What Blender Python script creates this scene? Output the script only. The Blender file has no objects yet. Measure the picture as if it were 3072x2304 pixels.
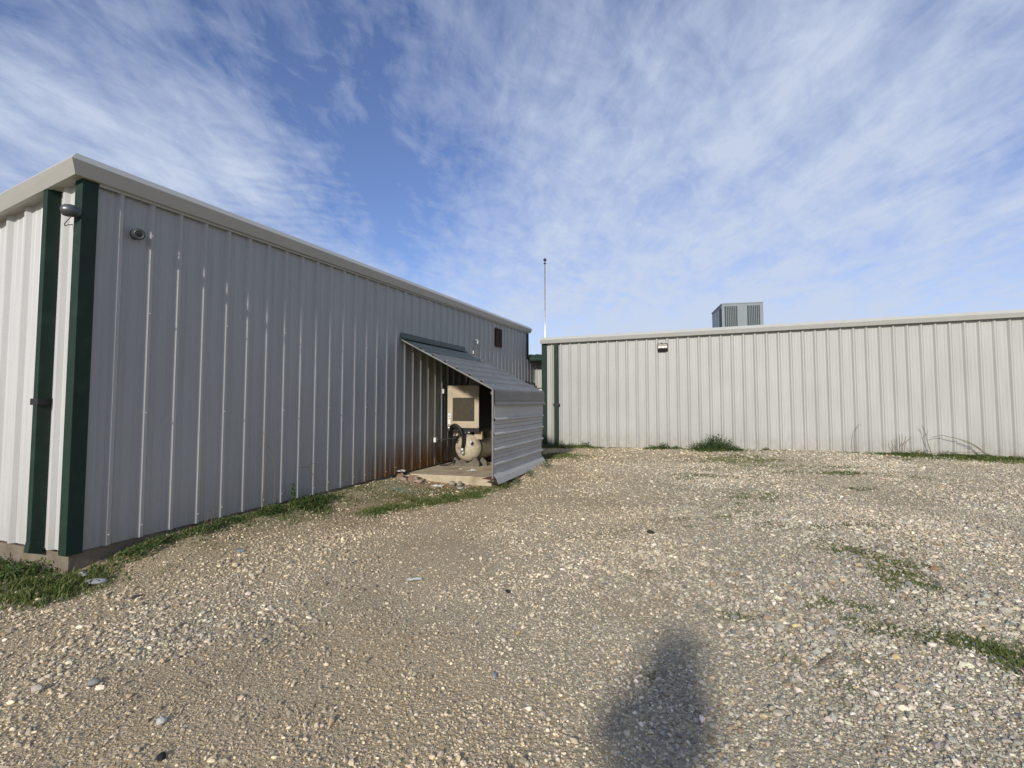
import bpy, bmesh, math, random
import numpy as np
from mathutils import Vector, Matrix, Euler
random.seed(7)
RNG = np.random.default_rng(11)
R = math.radians
scene = bpy.context.scene
col = scene.collection

# ------------------------------------------------------------------ helpers
class Frame:
    """A building's own axes: local x, y, z -> world (rotation about z and an origin)."""
    def __init__(s, ox, oy, deg):
        s.o = Vector((ox, oy, 0)); s.a = R(deg)
        s.m = Matrix.Translation(s.o) @ Matrix.Rotation(s.a, 4, 'Z')
    def w(s, p): return s.m @ Vector(p)
WORLD = Frame(0, 0, 0)
# long-sided building on the left: x = out of its long wall, y = along that wall
LF = Frame(-5.0103, 1.8560, -20.3265)
# building at the back: x = along its front wall, y = into the building
RF = Frame(5.3548, 14.9477, -19.7139)

def tag(o, label=None, cat=None, group=None, kind=None):
    if label: o['label'] = label
    if cat: o['category'] = cat
    if group: o['group'] = group
    if kind: o['kind'] = kind
    return o

class Thing:
    def __init__(s, name, label, cat, frame=WORLD, base=(0, 0, 0), group=None):
        s.f = frame; s.b = Vector(base)
        o = bpy.data.objects.new(name, None); col.objects.link(o)
        o.empty_display_size = 0.1
        o.location = frame.w(base); o.rotation_euler = (0, 0, frame.a)
        s.o = tag(o, label, cat, group)

class MB:
    def __init__(s): s.v = []; s.f = []
    def add(s, vs, fs):
        n = len(s.v); s.v += [tuple(v) for v in vs]
        s.f += [tuple(i + n for i in f) for f in fs]; return s
    def box(s, x0, x1, y0, y1, z0, z1):
        return s.add([(x0,y0,z0),(x1,y0,z0),(x1,y1,z0),(x0,y1,z0),(x0,y0,z1),(x1,y0,z1),(x1,y1,z1),(x0,y1,z1)],
                     [(0,3,2,1),(4,5,6,7),(0,1,5,4),(1,2,6,5),(2,3,7,6),(3,0,4,7)])
    def prism(s, poly, axis, a0, a1):
        """poly: 2-D outline, extruded along axis 0/1/2 from a0 to a1"""
        def P(p, a):
            q = list(p); q.insert(axis, a); return tuple(q)
        n = len(poly)
        return s.add([P(p, a0) for p in poly] + [P(p, a1) for p in poly],
                     [tuple(range(n))[::-1], tuple(range(n, 2*n))] + [(i, (i+1) % n, n+(i+1) % n, n+i) for i in range(n)])
    def loft(s, rings, closed=True, caps=True):
        n = len(rings[0]); vs = [p for r in rings for p in r]; fs = []
        m = n if closed else n-1
        for k in range(len(rings)-1):
            for i in range(m):
                j = (i+1) % n
                fs.append((k*n+i, k*n+j, (k+1)*n+j, (k+1)*n+i))
        if caps and closed:
            fs.append(tuple(range(n))[::-1]); fs.append(tuple(range((len(rings)-1)*n, len(rings)*n)))
        return s.add(vs, fs)
    def tube(s, pts, r, n=8, r1=None, caps=True):
        pts = [Vector(p) for p in pts]; rings = []; up = None
        for i, p in enumerate(pts):
            d = (pts[min(i+1, len(pts)-1)] - pts[max(i-1, 0)]).normalized()
            if up is None:
                up = Vector((0, 0, 1)) if abs(d.z) < .9 else Vector((1, 0, 0))
            a = d.cross(up)
            if a.length < 1e-5: a = d.cross(Vector((0, 1, 0)))
            a.normalize(); b = a.cross(d).normalized(); up = b
            t = i/(len(pts)-1); rr = r if r1 is None else r + (r1-r)*t
            rings.append([p + (a*math.cos(2*math.pi*k/n) + b*math.sin(2*math.pi*k/n))*rr for k in range(n)])
        return s.loft(rings, True, caps)
    def lathe(s, prof, c, axis, n=24):
        """prof: list of (distance along axis, radius)"""
        ax = Vector(axis).normalized(); u = ax.orthogonal().normalized(); v = ax.cross(u); c = Vector(c)
        return s.loft([[c + ax*t + (u*math.cos(2*math.pi*k/n) + v*math.sin(2*math.pi*k/n))*max(r, 1e-4) for k in range(n)] for t, r in prof])
    def build(s, name, m, parent=None, smooth=False, bevel=0, label=None):
        """parent: Thing (vertices are then in its frame) or a part object of one"""
        me = bpy.data.meshes.new(name)
        off = Vector((0, 0, 0))
        po = None
        if isinstance(parent, Thing): off = parent.b; po = parent.o
        elif parent is not None: off = Vector(parent['_b']); po = parent
        me.from_pydata([tuple(Vector(v)-off) for v in s.v], [], s.f)
        bm = bmesh.new(); bm.from_mesh(me); bmesh.ops.recalc_face_normals(bm, faces=bm.faces); bm.to_mesh(me); bm.free()
        me.materials.append(m)
        if smooth:
            me.polygons.foreach_set('use_smooth', [True]*len(me.polygons))
        o = bpy.data.objects.new(name, me); col.objects.link(o)
        if po is not None: o.parent = po
        o['_b'] = tuple(off)
        if bevel:
            b = o.modifiers.new('bevel', 'BEVEL'); b.width = bevel; b.segments = 2; b.limit_method = 'ANGLE'; b.angle_limit = R(40)
        if label: o['label'] = label
        return o

# ---- value noise for masks (world metres)
def _hash(ix, iy, seed):
    h = (ix.astype(np.int64)*374761393 + iy.astype(np.int64)*668265263 + seed*974711) & 0x7fffffff
    h = ((h ^ (h >> 13))*1274126177) & 0x7fffffff
    return ((h ^ (h >> 16)) & 0xffff)/65535.0
def vnoise(x, y, sc, seed=0, oct=3):
    x = np.asarray(x, float); y = np.asarray(y, float); t = np.zeros(x.shape); a = 1.0; tot = 0
    for o in range(oct):
        X = x*sc; Y = y*sc; ix = np.floor(X); iy = np.floor(Y); fx = X-ix; fy = Y-iy
        fx = fx*fx*(3-2*fx); fy = fy*fy*(3-2*fy)
        h = lambda i, j: _hash(ix+i, iy+j, seed+o*17)
        t += a*((h(0,0)*(1-fx)+h(1,0)*fx)*(1-fy) + (h(0,1)*(1-fx)+h(1,1)*fx)*fy)
        tot += a; a *= .5; sc *= 2.03
    return t/tot
def sstep(a, b, x):
    t = np.clip((np.asarray(x, float)-a)/(b-a), 0, 1); return t*t*(3-2*t)

# ------------------------------------------------------------------ materials
def nodes(m):
    m.use_nodes = True
    return m.node_tree, m.node_tree.nodes, m.node_tree.links, m.node_tree.nodes['Principled BSDF']
def mat(name, c, rough=.5, metal=0., var=.12, scale=6., stretch=(1,1,1), bump=0., bscale=60., spec=.4, dirt=None, dscale=2., damt=.5, grain=0.):
    m = bpy.data.materials.new(name); nt, N, L, b = nodes(m)
    tc = N.new('ShaderNodeTexCoord'); mp = N.new('ShaderNodeMapping'); mp.inputs['Scale'].default_value = stretch
    L.new(tc.outputs['Object'], mp.inputs['Vector'])
    nz = N.new('ShaderNodeTexNoise'); nz.inputs['Scale'].default_value = scale; nz.inputs['Detail'].default_value = 6
    nz.inputs['Roughness'].default_value = .6
    L.new(mp.outputs['Vector'], nz.inputs['Vector'])
    mr = N.new('ShaderNodeMapRange'); mr.inputs['From Min'].default_value = .3; mr.inputs['From Max'].default_value = .7
    mr.inputs['To Min'].default_value = 1-var; mr.inputs['To Max'].default_value = 1+var
    L.new(nz.outputs['Fac'], mr.inputs['Value'])
    mx = N.new('ShaderNodeVectorMath'); mx.operation = 'SCALE'; mx.inputs[0].default_value = c[:3]
    L.new(mr.outputs['Result'], mx.inputs['Scale'])
    out = mx.outputs['Vector']
    if dirt:
        n2 = N.new('ShaderNodeTexNoise'); n2.inputs['Scale'].default_value = dscale; n2.inputs['Detail'].default_value = 8
        L.new(mp.outputs['Vector'], n2.inputs['Vector'])
        r2 = N.new('ShaderNodeMapRange'); r2.inputs['From Min'].default_value = .5; r2.inputs['From Max'].default_value = .75
        r2.inputs['To Max'].default_value = damt
        L.new(n2.outputs['Fac'], r2.inputs['Value'])
        mm = N.new('ShaderNodeMix'); mm.data_type = 'RGBA'; mm.inputs[7].default_value = (*dirt, 1)
        L.new(r2.outputs['Result'], mm.inputs[0]); L.new(out, mm.inputs[6]); out = mm.outputs[2]
    L.new(out, b.inputs['Base Color'])
    rr = N.new('ShaderNodeMapRange'); rr.inputs['To Min'].default_value = max(rough-.08, .02); rr.inputs['To Max'].default_value = min(rough+.12, 1)
    L.new(nz.outputs['Fac'], rr.inputs['Value']); L.new(rr.outputs['Result'], b.inputs['Roughness'])
    b.inputs['Metallic'].default_value = metal; b.inputs['Specular IOR Level'].default_value = spec
    if bump:
        n3 = N.new('ShaderNodeTexNoise'); n3.inputs['Scale'].default_value = bscale; n3.inputs['Detail'].default_value = 4
        L.new(tc.outputs['Object'], n3.inputs['Vector'])
        bp = N.new('ShaderNodeBump'); bp.inputs['Strength'].default_value = bump; bp.inputs['Distance'].default_value = .01
        L.new(n3.outputs['Fac'], bp.inputs['Height']); L.new(bp.outputs['Normal'], b.inputs['Normal'])
    return m

def siding_mat(name, c, rust=None, splash=.25, axis_along='Y'):
    """painted steel siding: faint vertical run-off streaks, soil splash above the sill, oil-canning; rust=(centre, halfwidth, height) of a stain"""
    m = bpy.data.materials.new(name); nt, N, L, b = nodes(m)
    tc = N.new('ShaderNodeTexCoord'); sp = N.new('ShaderNodeSeparateXYZ'); L.new(tc.outputs['Object'], sp.inputs[0])
    def noise(scl, sc, det=5):
        mp = N.new('ShaderNodeMapping'); mp.inputs['Scale'].default_value = scl; L.new(tc.outputs['Object'], mp.inputs['Vector'])
        n = N.new('ShaderNodeTexNoise'); n.inputs['Scale'].default_value = sc; n.inputs['Detail'].default_value = det
        L.new(mp.outputs['Vector'], n.inputs['Vector']); return n.outputs['Fac']
    def rng(v, a, b_, c_, d):
        r = N.new('ShaderNodeMapRange'); r.inputs['From Min'].default_value = a; r.inputs['From Max'].default_value = b_
        r.inputs['To Min'].default_value = c_; r.inputs['To Max'].default_value = d; L.new(v, r.inputs['Value']); return r.outputs['Result']
    def mul(a, b_):
        x = N.new('ShaderNodeMath'); x.operation = 'MULTIPLY'
        L.new(a, x.inputs[0])
        if isinstance(b_, float): x.inputs[1].default_value = b_
        else: L.new(b_, x.inputs[1])
        return x.outputs[0]
    st = noise((9, 9, .25), 3.0); bl = noise((1, 1, .6), 1.2); fine = noise((1, 1, 1), 90, 2)
    f = mul(mul(rng(st, .25, .75, .93, 1.06), rng(bl, .3, .7, .95, 1.05)), rng(fine, .3, .7, .96, 1.04))
    sc = N.new('ShaderNodeVectorMath'); sc.operation = 'SCALE'; sc.inputs[0].default_value = c; L.new(f, sc.inputs['Scale'])
    out = sc.outputs['Vector']
    # soil splash along the bottom
    sn = noise((3, 3, 1.5), 4)
    low = mul(rng(sp.outputs['Z'], .15, .75, 1, 0), rng(sn, .3, .75, 0, 1.3))
    mm = N.new('ShaderNodeMix'); mm.data_type = 'RGBA'; mm.inputs[7].default_value = (.25, .18, .10, 1)
    L.new(mul(low, splash), mm.inputs[0]); L.new(out, mm.inputs[6]); out = mm.outputs[2]
    if rust:
        ctr, hw, hh = rust
        d = N.new('ShaderNodeMath'); d.operation = 'SUBTRACT'; L.new(sp.outputs['Y'], d.inputs[0]); d.inputs[1].default_value = ctr
        ab = N.new('ShaderNodeMath'); ab.operation = 'ABSOLUTE'; L.new(d.outputs[0], ab.inputs[0])
        rs = noise((7, 7, .5), 2.2, 7)
        k = mul(mul(rng(ab.outputs[0], hw*.35, hw, 1, 0), rng(sp.outputs['Z'], .2, hh, 1.25, 0)), rng(rs, .25, .6, .25, 1.25))
        m2 = N.new('ShaderNodeMix'); m2.data_type = 'RGBA'; m2.inputs[7].default_value = (.17, .078, .022, 1)
        L.new(k, m2.inputs[0]); L.new(out, m2.inputs[6]); out = m2.outputs[2]
    L.new(out, b.inputs['Base Color'])
    L.new(rng(st, .2, .8, .38, .55), b.inputs['Roughness']); b.inputs['Specular IOR Level'].default_value = .4
    bp = N.new('ShaderNodeBump'); bp.inputs['Strength'].default_value = .05; bp.inputs['Distance'].default_value = .03
    L.new(noise((1, 1, .35), 2.5, 2), bp.inputs['Height']); L.new(bp.outputs['Normal'], b.inputs['Normal'])
    return m

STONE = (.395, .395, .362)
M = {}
M['siding_shaded'] = siding_mat('siding_shaded', tuple(k*.90 for k in STONE), rust=(6.0, 2.4, .95), splash=.3)  # same wall paint, darkened: the long wall's shade is in the colour
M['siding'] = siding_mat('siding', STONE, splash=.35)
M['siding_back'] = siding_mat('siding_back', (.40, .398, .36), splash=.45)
M['siding_sunlit'] = siding_mat('siding_sunlit', (.49, .483, .455), splash=.25)  # same wall paint, lightened: the short wall's sunlight is in the colour
M['trim'] = mat('trim_paint', (.43, .425, .385), .4, var=.06, scale=3, stretch=(1, .3, 1), dirt=(.34, .33, .28), dscale=3, damt=.5)
M['green'] = mat('green_paint', (.018, .036, .025), .6, spec=.15, var=.12, scale=4, dirt=(.04, .07, .05), dscale=5, damt=.4)
M['concrete'] = mat('concrete', (.46, .385, .26), .9, var=.22, scale=4, bump=.5, bscale=35, dirt=(.20, .15, .09), dscale=3, damt=.8)
M['footing'] = mat('footing_concrete', (.19, .155, .11), .9, var=.25, scale=5, bump=.5, bscale=35, dirt=(.16, .13, .07), dscale=4, damt=.8)
M['galv'] = mat('galvanised', (.18, .174, .158), .5, metal=.1, var=.14, scale=7, stretch=(1, .35, 1), dirt=(.27, .27, .26), dscale=3, damt=.55, bump=.08, bscale=5)
M['galv_wall'] = mat('galvalume_wall', (.445, .435, .405), .55, metal=.0, var=.1, scale=6, stretch=(1, .3, 1), dirt=(.34, .33, .30), dscale=3, damt=.5, bump=.06, bscale=4)
M['shed_green'] = mat('faded_green_sheet', (.05, .07, .063), .4, var=.15, scale=6, stretch=(1, .3, 1), dirt=(.10, .12, .115), dscale=4, damt=.5)
M['steel_dark'] = mat('dark_steel', (.03, .03, .03), .5, metal=.3, var=.2)
M['black'] = mat('black_rubber', (.014, .013, .013), .5, var=.2)
M['cream'] = mat('cream_enamel', (.47, .395, .275), .45, var=.08, scale=5, dirt=(.28, .2, .12), dscale=4, damt=.45)
M['tank'] = mat('worn_tank_paint', (.43, .37, .26), .42, var=.2, scale=9, dirt=(.10, .075, .05), dscale=5, damt=.9)
M['grille'] = mat('grille_mesh', (.055, .045, .028), .7, var=.5, scale=60, stretch=(1, .4, 1))
M['brown'] = mat('brown_vent', (.055, .026, .018), .7, spec=.1, var=.2)
M['bronze'] = mat('dark_bronze', (.028, .022, .018), .45, var=.2)
M['cam'] = mat('camera_shell', (.10, .105, .105), .32, metal=.5, var=.08)
M['lens'] = mat('dark_lens', (.008, .008, .010), .08, var=.05, spec=.8)
M['whitepaint'] = mat('white_paint', (.75, .74, .70), .5, var=.05)
M['steel'] = mat('bright_steel', (.55, .55, .54), .35, metal=.7, var=.1)
M['ac'] = mat('unit_grey', (.20, .23, .23), .5, var=.07, scale=3, dirt=(.16, .18, .18), damt=.4)
M['ac_dark'] = mat('unit_coil', (.05, .058, .06), .7, var=.2)
M['roof'] = mat('roof_sheet', (.42, .42, .40), .4, metal=.3, var=.1)
M['paper'] = mat('paper', (.5, .48, .43), .8, var=.08, bump=.3)
M['wood'] = mat('weathered_timber', (.23, .17, .10), .85, var=.3, scale=5, stretch=(8, 1, 8))
M['foot'] = mat('worn_grey_steel', (.13, .115, .09), .8, var=.3, scale=8)
M['rust'] = mat('rusty_sheet', (.22, .15, .095), .7, var=.3, scale=9, dirt=(.42, .33, .25), dscale=4, damt=.8, bump=.5, bscale=20)
M['redsheet'] = mat('red_brown_flap', (.10, .035, .03), .6, var=.2)
M['stalk'] = mat('dead_stalk', (.16, .12, .075), .8, var=.25, scale=20)
M['glass_lens'] = mat('lamp_glass', (.62, .58, .48), .12, metal=.35, var=.2, scale=14, spec=.8)

def leafmat(name, c1, c2):
    m = bpy.data.materials.new(name); nt, N, L, b = nodes(m)
    at = N.new('ShaderNodeAttribute'); at.attribute_name = 'rnd'
    mm = N.new('ShaderNodeMix'); mm.data_type = 'RGBA'; mm.inputs[6].default_value = (*c1, 1); mm.inputs[7].default_value = (*c2, 1)
    L.new(at.outputs['Fac'], mm.inputs[0]); L.new(mm.outputs[2], b.inputs['Base Color'])
    b.inputs['Roughness'].default_value = .6; b.inputs['Specular IOR Level'].default_value = .25
    tr = N.new('ShaderNodeBsdfTranslucent'); L.new(mm.outputs[2], tr.inputs['Color'])
    ms = N.new('ShaderNodeMixShader'); ms.inputs[0].default_value = .25
    L.new(b.outputs[0], ms.inputs[1]); L.new(tr.outputs[0], ms.inputs[2])
    L.new(ms.outputs[0], N['Material Output'].inputs['Surface'])
    return m
M['grass'] = leafmat('grass_blades', (.065, .12, .022), (.24, .23, .08))
M['weed'] = leafmat('weed_leaves', (.035, .08, .02), (.11, .17, .045))

# ------------------------------------------------------------------ ground shape and zones
def to_LF(x, y):
    a = -LF.a; dx = x-LF.o.x; dy = y-LF.o.y
    return dx*math.cos(a)-dy*math.sin(a), dx*math.sin(a)+dy*math.cos(a)     # (w, s)
def to_RF(x, y):
    a = -RF.a; dx = x-RF.o.x; dy = y-RF.o.y
    return dx*math.cos(a)-dy*math.sin(a), dx*math.sin(a)+dy*math.cos(a)     # (u, depth)

def gz(x, y):
    x = np.asarray(x, float); y = np.asarray(y, float)
    z = .085*sstep(7, 14.5, y) + .10*sstep(2.5, 9, x)*sstep(9, 14, y)
    w, s = to_LF(x, y)
    z += .15*np.exp(-(np.maximum(w, 0)/.5)**2)*sstep(2.7, 3.7, s)*(1-sstep(7.2, 8.6, s)*.5) + .10*np.exp(-((w-2.2)/.5)**2)*sstep(8.6, 11, s)*(1-sstep(12, 14, s))
    z += (vnoise(x, y, .45, 3, 3)-.5)*.06 + (vnoise(x, y, 2.3, 5, 3)-.5)*.028
    return z

# grass and weed patches: (x, y, rx, ry, rotation deg, cover 0..1, blade height)
PATCH = []
def lp(s, w, rs, rw, d, h):
    p = LF.w((w, s, 0)); PATCH.append((p.x, p.y, rw, rs, -20.33, d, h))
def rp(u, w, ru, rw, d, h):
    p = RF.w((u, -w, 0)); PATCH.append((p.x, p.y, ru, rw, -19.7, d, h))
lp(2.35, -.75, .50, .95, .95, .11); lp(2.3, -2.2, .6, 1.2, .9, .11); lp(2.7, .25, .45, .33, .75, .07)
lp(3.7, .16, 1.0, .16, .75, .07); lp(4.75, .18, .6, .16, .7, .07); lp(5.6, .28, .5, .26, .95, .11)
lp(4.6, .5, 1.6, .35, .38, .04); lp(4.0, .10, 1.6, .10, .6, .06); lp(6.7, .14, 1.0, .12, .5, .05); lp(6.6, .5, .9, .5, .3, .04); lp(7.6, .6, .8, .6, .28, .035); lp(6.4, 1.0, 1.0, .4, .3, .035)
for x, y, r, d in ((-1.9, 7.15, .22, .75), (-1.6, 7.4, .26, .7), (-1.25, 7.75, .26, .95), (-1.0, 8.05, .25, .9), (-.75, 8.3, .25, .75), (-.45, 8.7, .24, .7), (-.2, 9.2, .22, .65),
                   (-.05, 9.6, .18, .7), (.12, 10.2, .2, .75), (.3, 11., .24, .8), (.55, 11.8, .3, .85), (.85, 12.6, .45, .9), (1.35, 12.8, .42, .8), (1.0, 13.4, .5, .8), (-1.3, 8.6, .5, .4)):
    PATCH.append((x, y, r, r*1.5, -35, d, .06))
rp(-4.0, .25, .75, .28, .95, .12); rp(-3.2, .22, .5, .22, .85, .10); rp(-.9, .2, .45, .22, .9, .11); rp(.7, .35, .75, .4, .9, .1); rp(2.0, .3, .3, .15, .6, .08)
rp(5.2, .3, 1.1, .28, .85, .08); rp(6.8, .35, 1.2, .35, .95, .10); rp(8.6, .4, 1.4, .4, .95, .10); rp(10.5, .4, 1.4, .4, .9, .1); rp(6.0, .85, 1.2, .3, .35, .05); rp(8.2, .9, 1.4, .35, .5, .05)
for x, y, rx, ry, a, d, h in ((3.77, 10.36, .55, .22, -8, .6, .045), (4.5, 10.1, .5, .18, -10, .65, .045), (5.2, 10.4, .3, .2, 0, .4, .04), (5.75, 10.6, .55, .22, 5, .5, .045), (6.85, 10.45, .65, .25, -5, .75, .05),
        (5.2, 12.5, .9, .5, -10, .55, .05), (6.0, 12.9, .6, .4, -10, .5, .05), (4.19, 8.1, .35, .2, 40, .75, .05), (3.9, 8.5, .3, .18, 30, .5, .04), (3.3, 6.25, .22, .22, 60, .6, .04),
        (3.25, 7.0, .5, .25, 50, .4, .035), (3.5, 5.55, .3, .25, -60, .5, .04), (3.6, 5.22, .36, .2, -70, .85, .05), (3.68, 4.95, .3, .16, -80, .85, .05), (3.6, 4.55, .3, .15, -75, .8, .05), (3.5, 4.3, .2, .12, -70, .7, .05),
        (2.5, 3.5, .16, .12, 20, .75, .04), (2.42, 3.62, .14, .1, 0, .6, .04), (2.75, 3.42, .2, .12, -10, .4, .04), (3.0, 3.22, .26, .13, -20, .9, .055), (3.12, 3.05, .24, .14, -30, .98, .06), (3.2, 2.85, .2, .16, -30, .9, .06), (2.85, 3.35, .18, .1, 0, .6, .04),
        (1.04, 5.93, .4, .13, 10, .45, .035), (1.35, 6.1, .4, .13, 20, .35, .035), (1.9, 6.6, .4, .2, 20, .3, .035), (2.2, 4.1, .3, .1, -40, .3, .03), (2.2, 3.1, .14, .1, 0, .4, .03), (1.75, 3.0, .12, .1, 0, .25, .03), (2.1, 7.6, .9, .4, 10, .22, .03), (3.3, 9.0, .8, .5, 10, .2, .03)):
    k_ = 1.3 if (d > .7 and y < 9) else 1.1
    PATCH.append((x, y, rx*k_, ry*k_*1.15, a, d*(.72 if k_ > 1.2 else 1.0), h*.85))
for x, y, rx, ry, a, d, h in ((-1.75, 8.1, .9, .45, -30, .42, .018), (-2.3, 7.6, .8, .5, -20, .36, .018), (-2.6, 6.6, .7, .5, -40, .35, .02), (-3.0, 6.0, .5, .45, -30, .35, .02), (-.7, 8.9, .5, .3, -20, .5, .03),
        (5.6, 12.2, 1.0, .5, -15, .5, .04), (6.2, 11.4, 1.2, .45, -8, .42, .035), (4.6, 11.2, .9, .4, -8, .4, .03), (5.0, 9.3, .8, .4, 0, .34, .03), (1.9, 13.2, .5, .3, 0, .4, .03), (2.35, 4.9, .5, .25, 15, .24, .02), (1.15, 4.6, .4, .16, 10, .26, .015), (1.75, 3.7, .3, .12, 0, .22, .015)):
    PATCH.append((x, y, rx, ry, a, d, h))
_r = random.Random(5)
for k_ in range(46):
    y_ = _r.uniform(2.8, 12.5); x_ = _r.uniform(.25, .85)*y_
    q_ = _r.uniform(.05, .13)*(.6+.12*y_)
    PATCH.append((x_, y_, q_*_r.uniform(1, 1.8), q_, _r.uniform(-40, 40), _r.uniform(.35, .75), .03))
def grassy(x, y):
    """cover 0..1 and blade height at points"""
    cov = np.zeros(np.shape(x)); hh = np.full(np.shape(x), .05)
    n = vnoise(x, y, 3.2, 31, 3); n2 = vnoise(x, y, 14, 37, 2)
    for px, py, rx, ry, a, d, h in PATCH:
        c, s_ = math.cos(R(a)), math.sin(R(a)); dx = x-px; dy = y-py
        u = (dx*c+dy*s_)/rx; v = (-dx*s_+dy*c)/ry
        k = d*np.clip(1.35-np.sqrt(u*u+v*v)*1.0+(n-.5)*1.5+(n2-.5)*.9, 0, 1)
        hh = np.where(k > cov, h, hh); cov = np.maximum(cov, k)
    return cov, hh
def bare(x, y):
    """where tan dirt shows between the stones, 0..1"""
    w, s = to_LF(x, y)
    near_wall = np.exp(-(np.maximum(w, 0)/2.3)**2)*sstep(1.5, 4, s)
    mid = sstep(.35, .62, vnoise(x*.7+y*.3, y*.55-x*.2, .75, 41, 4))
    left = 1-sstep(-1.5, 2.6, x-.18*(y-5))
    lane = np.exp(-((x+.45+.06*(y-4))/1.0)**2)*(.5+.9*vnoise(x, y*.6, .9, 91, 3))*(1-sstep(9, 12, y))
    far = sstep(4.2, 8.5, y)*(1-sstep(.8, 4.2, x))+.8*sstep(11.5, 13, y)*(1-sstep(4, 7, x))
    return np.clip(.26*left+.5*near_wall+.45*mid*(.45+.55*left)+.38*far+.22*lane+.05*left-.04, 0, 1)

def blocked(x, y, m=0.):
    w, s = to_LF(x, y); u, d = to_RF(x, y)
    return ((w < .02-m) & (s > 2.86+m)) | ((w > -.1) & (w < 1.93-m) & (s > 8.42+m) & (s < 11.3)) | ((u > -4.6) & (d > -.01+m))

# ground sheet ---------------------------------------------------------------
def build_ground():
    gx = np.r_[[-400, -150, -60, -30, -18], np.arange(-12, 14.01, .09), [18, 30, 60, 150, 400]]
    gy = np.r_[[-400, -150, -60, -25, -10, -4, -2, -.8], np.arange(0, 18.01, .09), [22, 30, 45, 90, 200, 500]]
    X, Y = np.meshgrid(gx, gy); nx, ny = len(gx), len(gy)
    Z = gz(X, Y)
    co = np.stack([X, Y, Z], -1).reshape(-1, 3)
    i = np.arange(nx*ny).reshape(ny, nx)
    q = np.stack([i[:-1, :-1], i[:-1, 1:], i[1:, 1:], i[1:, :-1]], -1).reshape(-1, 4)
    me = bpy.data.meshes.new('ground'); n = len(co); f = len(q)
    me.vertices.add(n); me.vertices.foreach_set('co', co.ravel())
    me.loops.add(f*4); me.loops.foreach_set('vertex_index', q.ravel().astype(np.int32))
    me.polygons.add(f); me.polygons.foreach_set('loop_start', np.arange(0, f*4, 4, dtype=np.int32)); me.polygons.foreach_set('loop_total', np.full(f, 4, np.int32))
    me.polygons.foreach_set('use_smooth', np.ones(f, bool))
    cov, _ = grassy(X.ravel(), Y.ravel()); b = bare(X.ravel(), Y.ravel())
    w, s = to_LF(X.ravel(), Y.ravel())
    red = np.exp(-((w-1.1)/.5)**2)*sstep(4, 6, s)*(1-sstep(8.4, 9.2, s))*vnoise(X.ravel(), Y.ravel(), 1.6, 51, 3)*1.7
    x_, y_ = X.ravel(), Y.ravel()
    teal = np.exp(-((x_+1.85)/.42)**2-((y_-8.57)/.16)**2)*np.clip(vnoise(x_, y_, 6, 55, 3)*1.6, 0, 1)
    at = me.color_attributes.new('zone', 'FLOAT_COLOR', 'POINT')
    at.data.foreach_set('color', np.stack([cov, b, red, teal], -1).astype(np.float32).ravel())
    me.update(); me.validate()
    m = bpy.data.materials.new('gravel_ground'); nt, N, L, bs = nodes(m)
    geo = N.new('ShaderNodeNewGeometry'); za = N.new('ShaderNodeVertexColor'); za.layer_name = 'zone'
    sep = N.new('ShaderNodeSeparateColor'); L.new(za.outputs['Color'], sep.inputs[0])
    wn = N.new('ShaderNodeTexNoise'); wn.inputs['Scale'].default_value = 25; L.new(geo.outputs['Position'], wn.inputs['Vector'])
    wv = N.new('ShaderNodeVectorMath'); wv.operation = 'MULTIPLY_ADD'; wv.inputs[1].default_value = (.02, .02, .02)
    L.new(wn.outputs['Color'], wv.inputs[0]); L.new(geo.outputs['Position'], wv.inputs[2])
    def vor(sc):
        v = N.new('ShaderNodeTexVoronoi'); v.inputs['Scale'].default_value = sc; L.new(wv.outputs[0], v.inputs['Vector']); return v
    def ramp(stops, src):
        r = N.new('ShaderNodeValToRGB'); r.color_ramp.interpolation = 'CONSTANT'
        e = r.color_ramp.elements
        while len(e) < len(stops): e.new(.5)
        for k, (p, c) in enumerate(stops): e[k].position = p; e[k].color = (*c, 1)
        L.new(src, r.inputs[0]); return r.outputs[0]
    def mix(f, a, b_):
        x = N.new('ShaderNodeMix'); x.data_type = 'RGBA'
        if isinstance(f, float): x.inputs[0].default_value = f
        else: L.new(f, x.inputs[0])
        for k, v in ((6, a), (7, b_)):
            if isinstance(v, tuple): x.inputs[k].default_value = (*v, 1)
            else: L.new(v, x.inputs[k])
        return x.outputs[2]
    def math_(op, a, b_):
        x = N.new('ShaderNodeMath'); x.operation = op
        for k, v in ((0, a), (1, b_)):
            if isinstance(v, (int, float)): x.inputs[k].default_value = v
            else: L.new(v, x.inputs[k])
        return x.outputs[0]
    def rng(v, a, b_, c_=0, d=1):
        r = N.new('ShaderNodeMapRange'); r.inputs['From Min'].default_value = a; r.inputs['From Max'].default_value = b_
        r.inputs['To Min'].default_value = c_; r.inputs['To Max'].default_value = d; L.new(v, r.inputs['Value']); return r.outputs['Result']
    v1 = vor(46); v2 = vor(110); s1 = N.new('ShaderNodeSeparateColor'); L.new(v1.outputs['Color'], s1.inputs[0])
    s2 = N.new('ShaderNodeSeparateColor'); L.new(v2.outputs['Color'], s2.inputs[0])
    st = [(0, (0.374, 0.320, 0.202)), (.18, (0.541, 0.455, 0.275)), (.36, (0.603, 0.510, 0.318)), (.52, (0.468, 0.425, 0.314)), (.66, (0.728, 0.640, 0.439)), (.78, (0.354, 0.320, 0.249)), (.88, (0.645, 0.490, 0.249)), (.95, (0.853, 0.780, 0.585))]
    big = ramp(st, s1.outputs[0]); small = ramp(st, s2.outputs[1])
    pn = N.new('ShaderNodeTexNoise'); pn.inputs['Scale'].default_value = 1.3; pn.inputs['Detail'].default_value = 7; L.new(geo.outputs['Position'], pn.inputs['Vector'])
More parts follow.
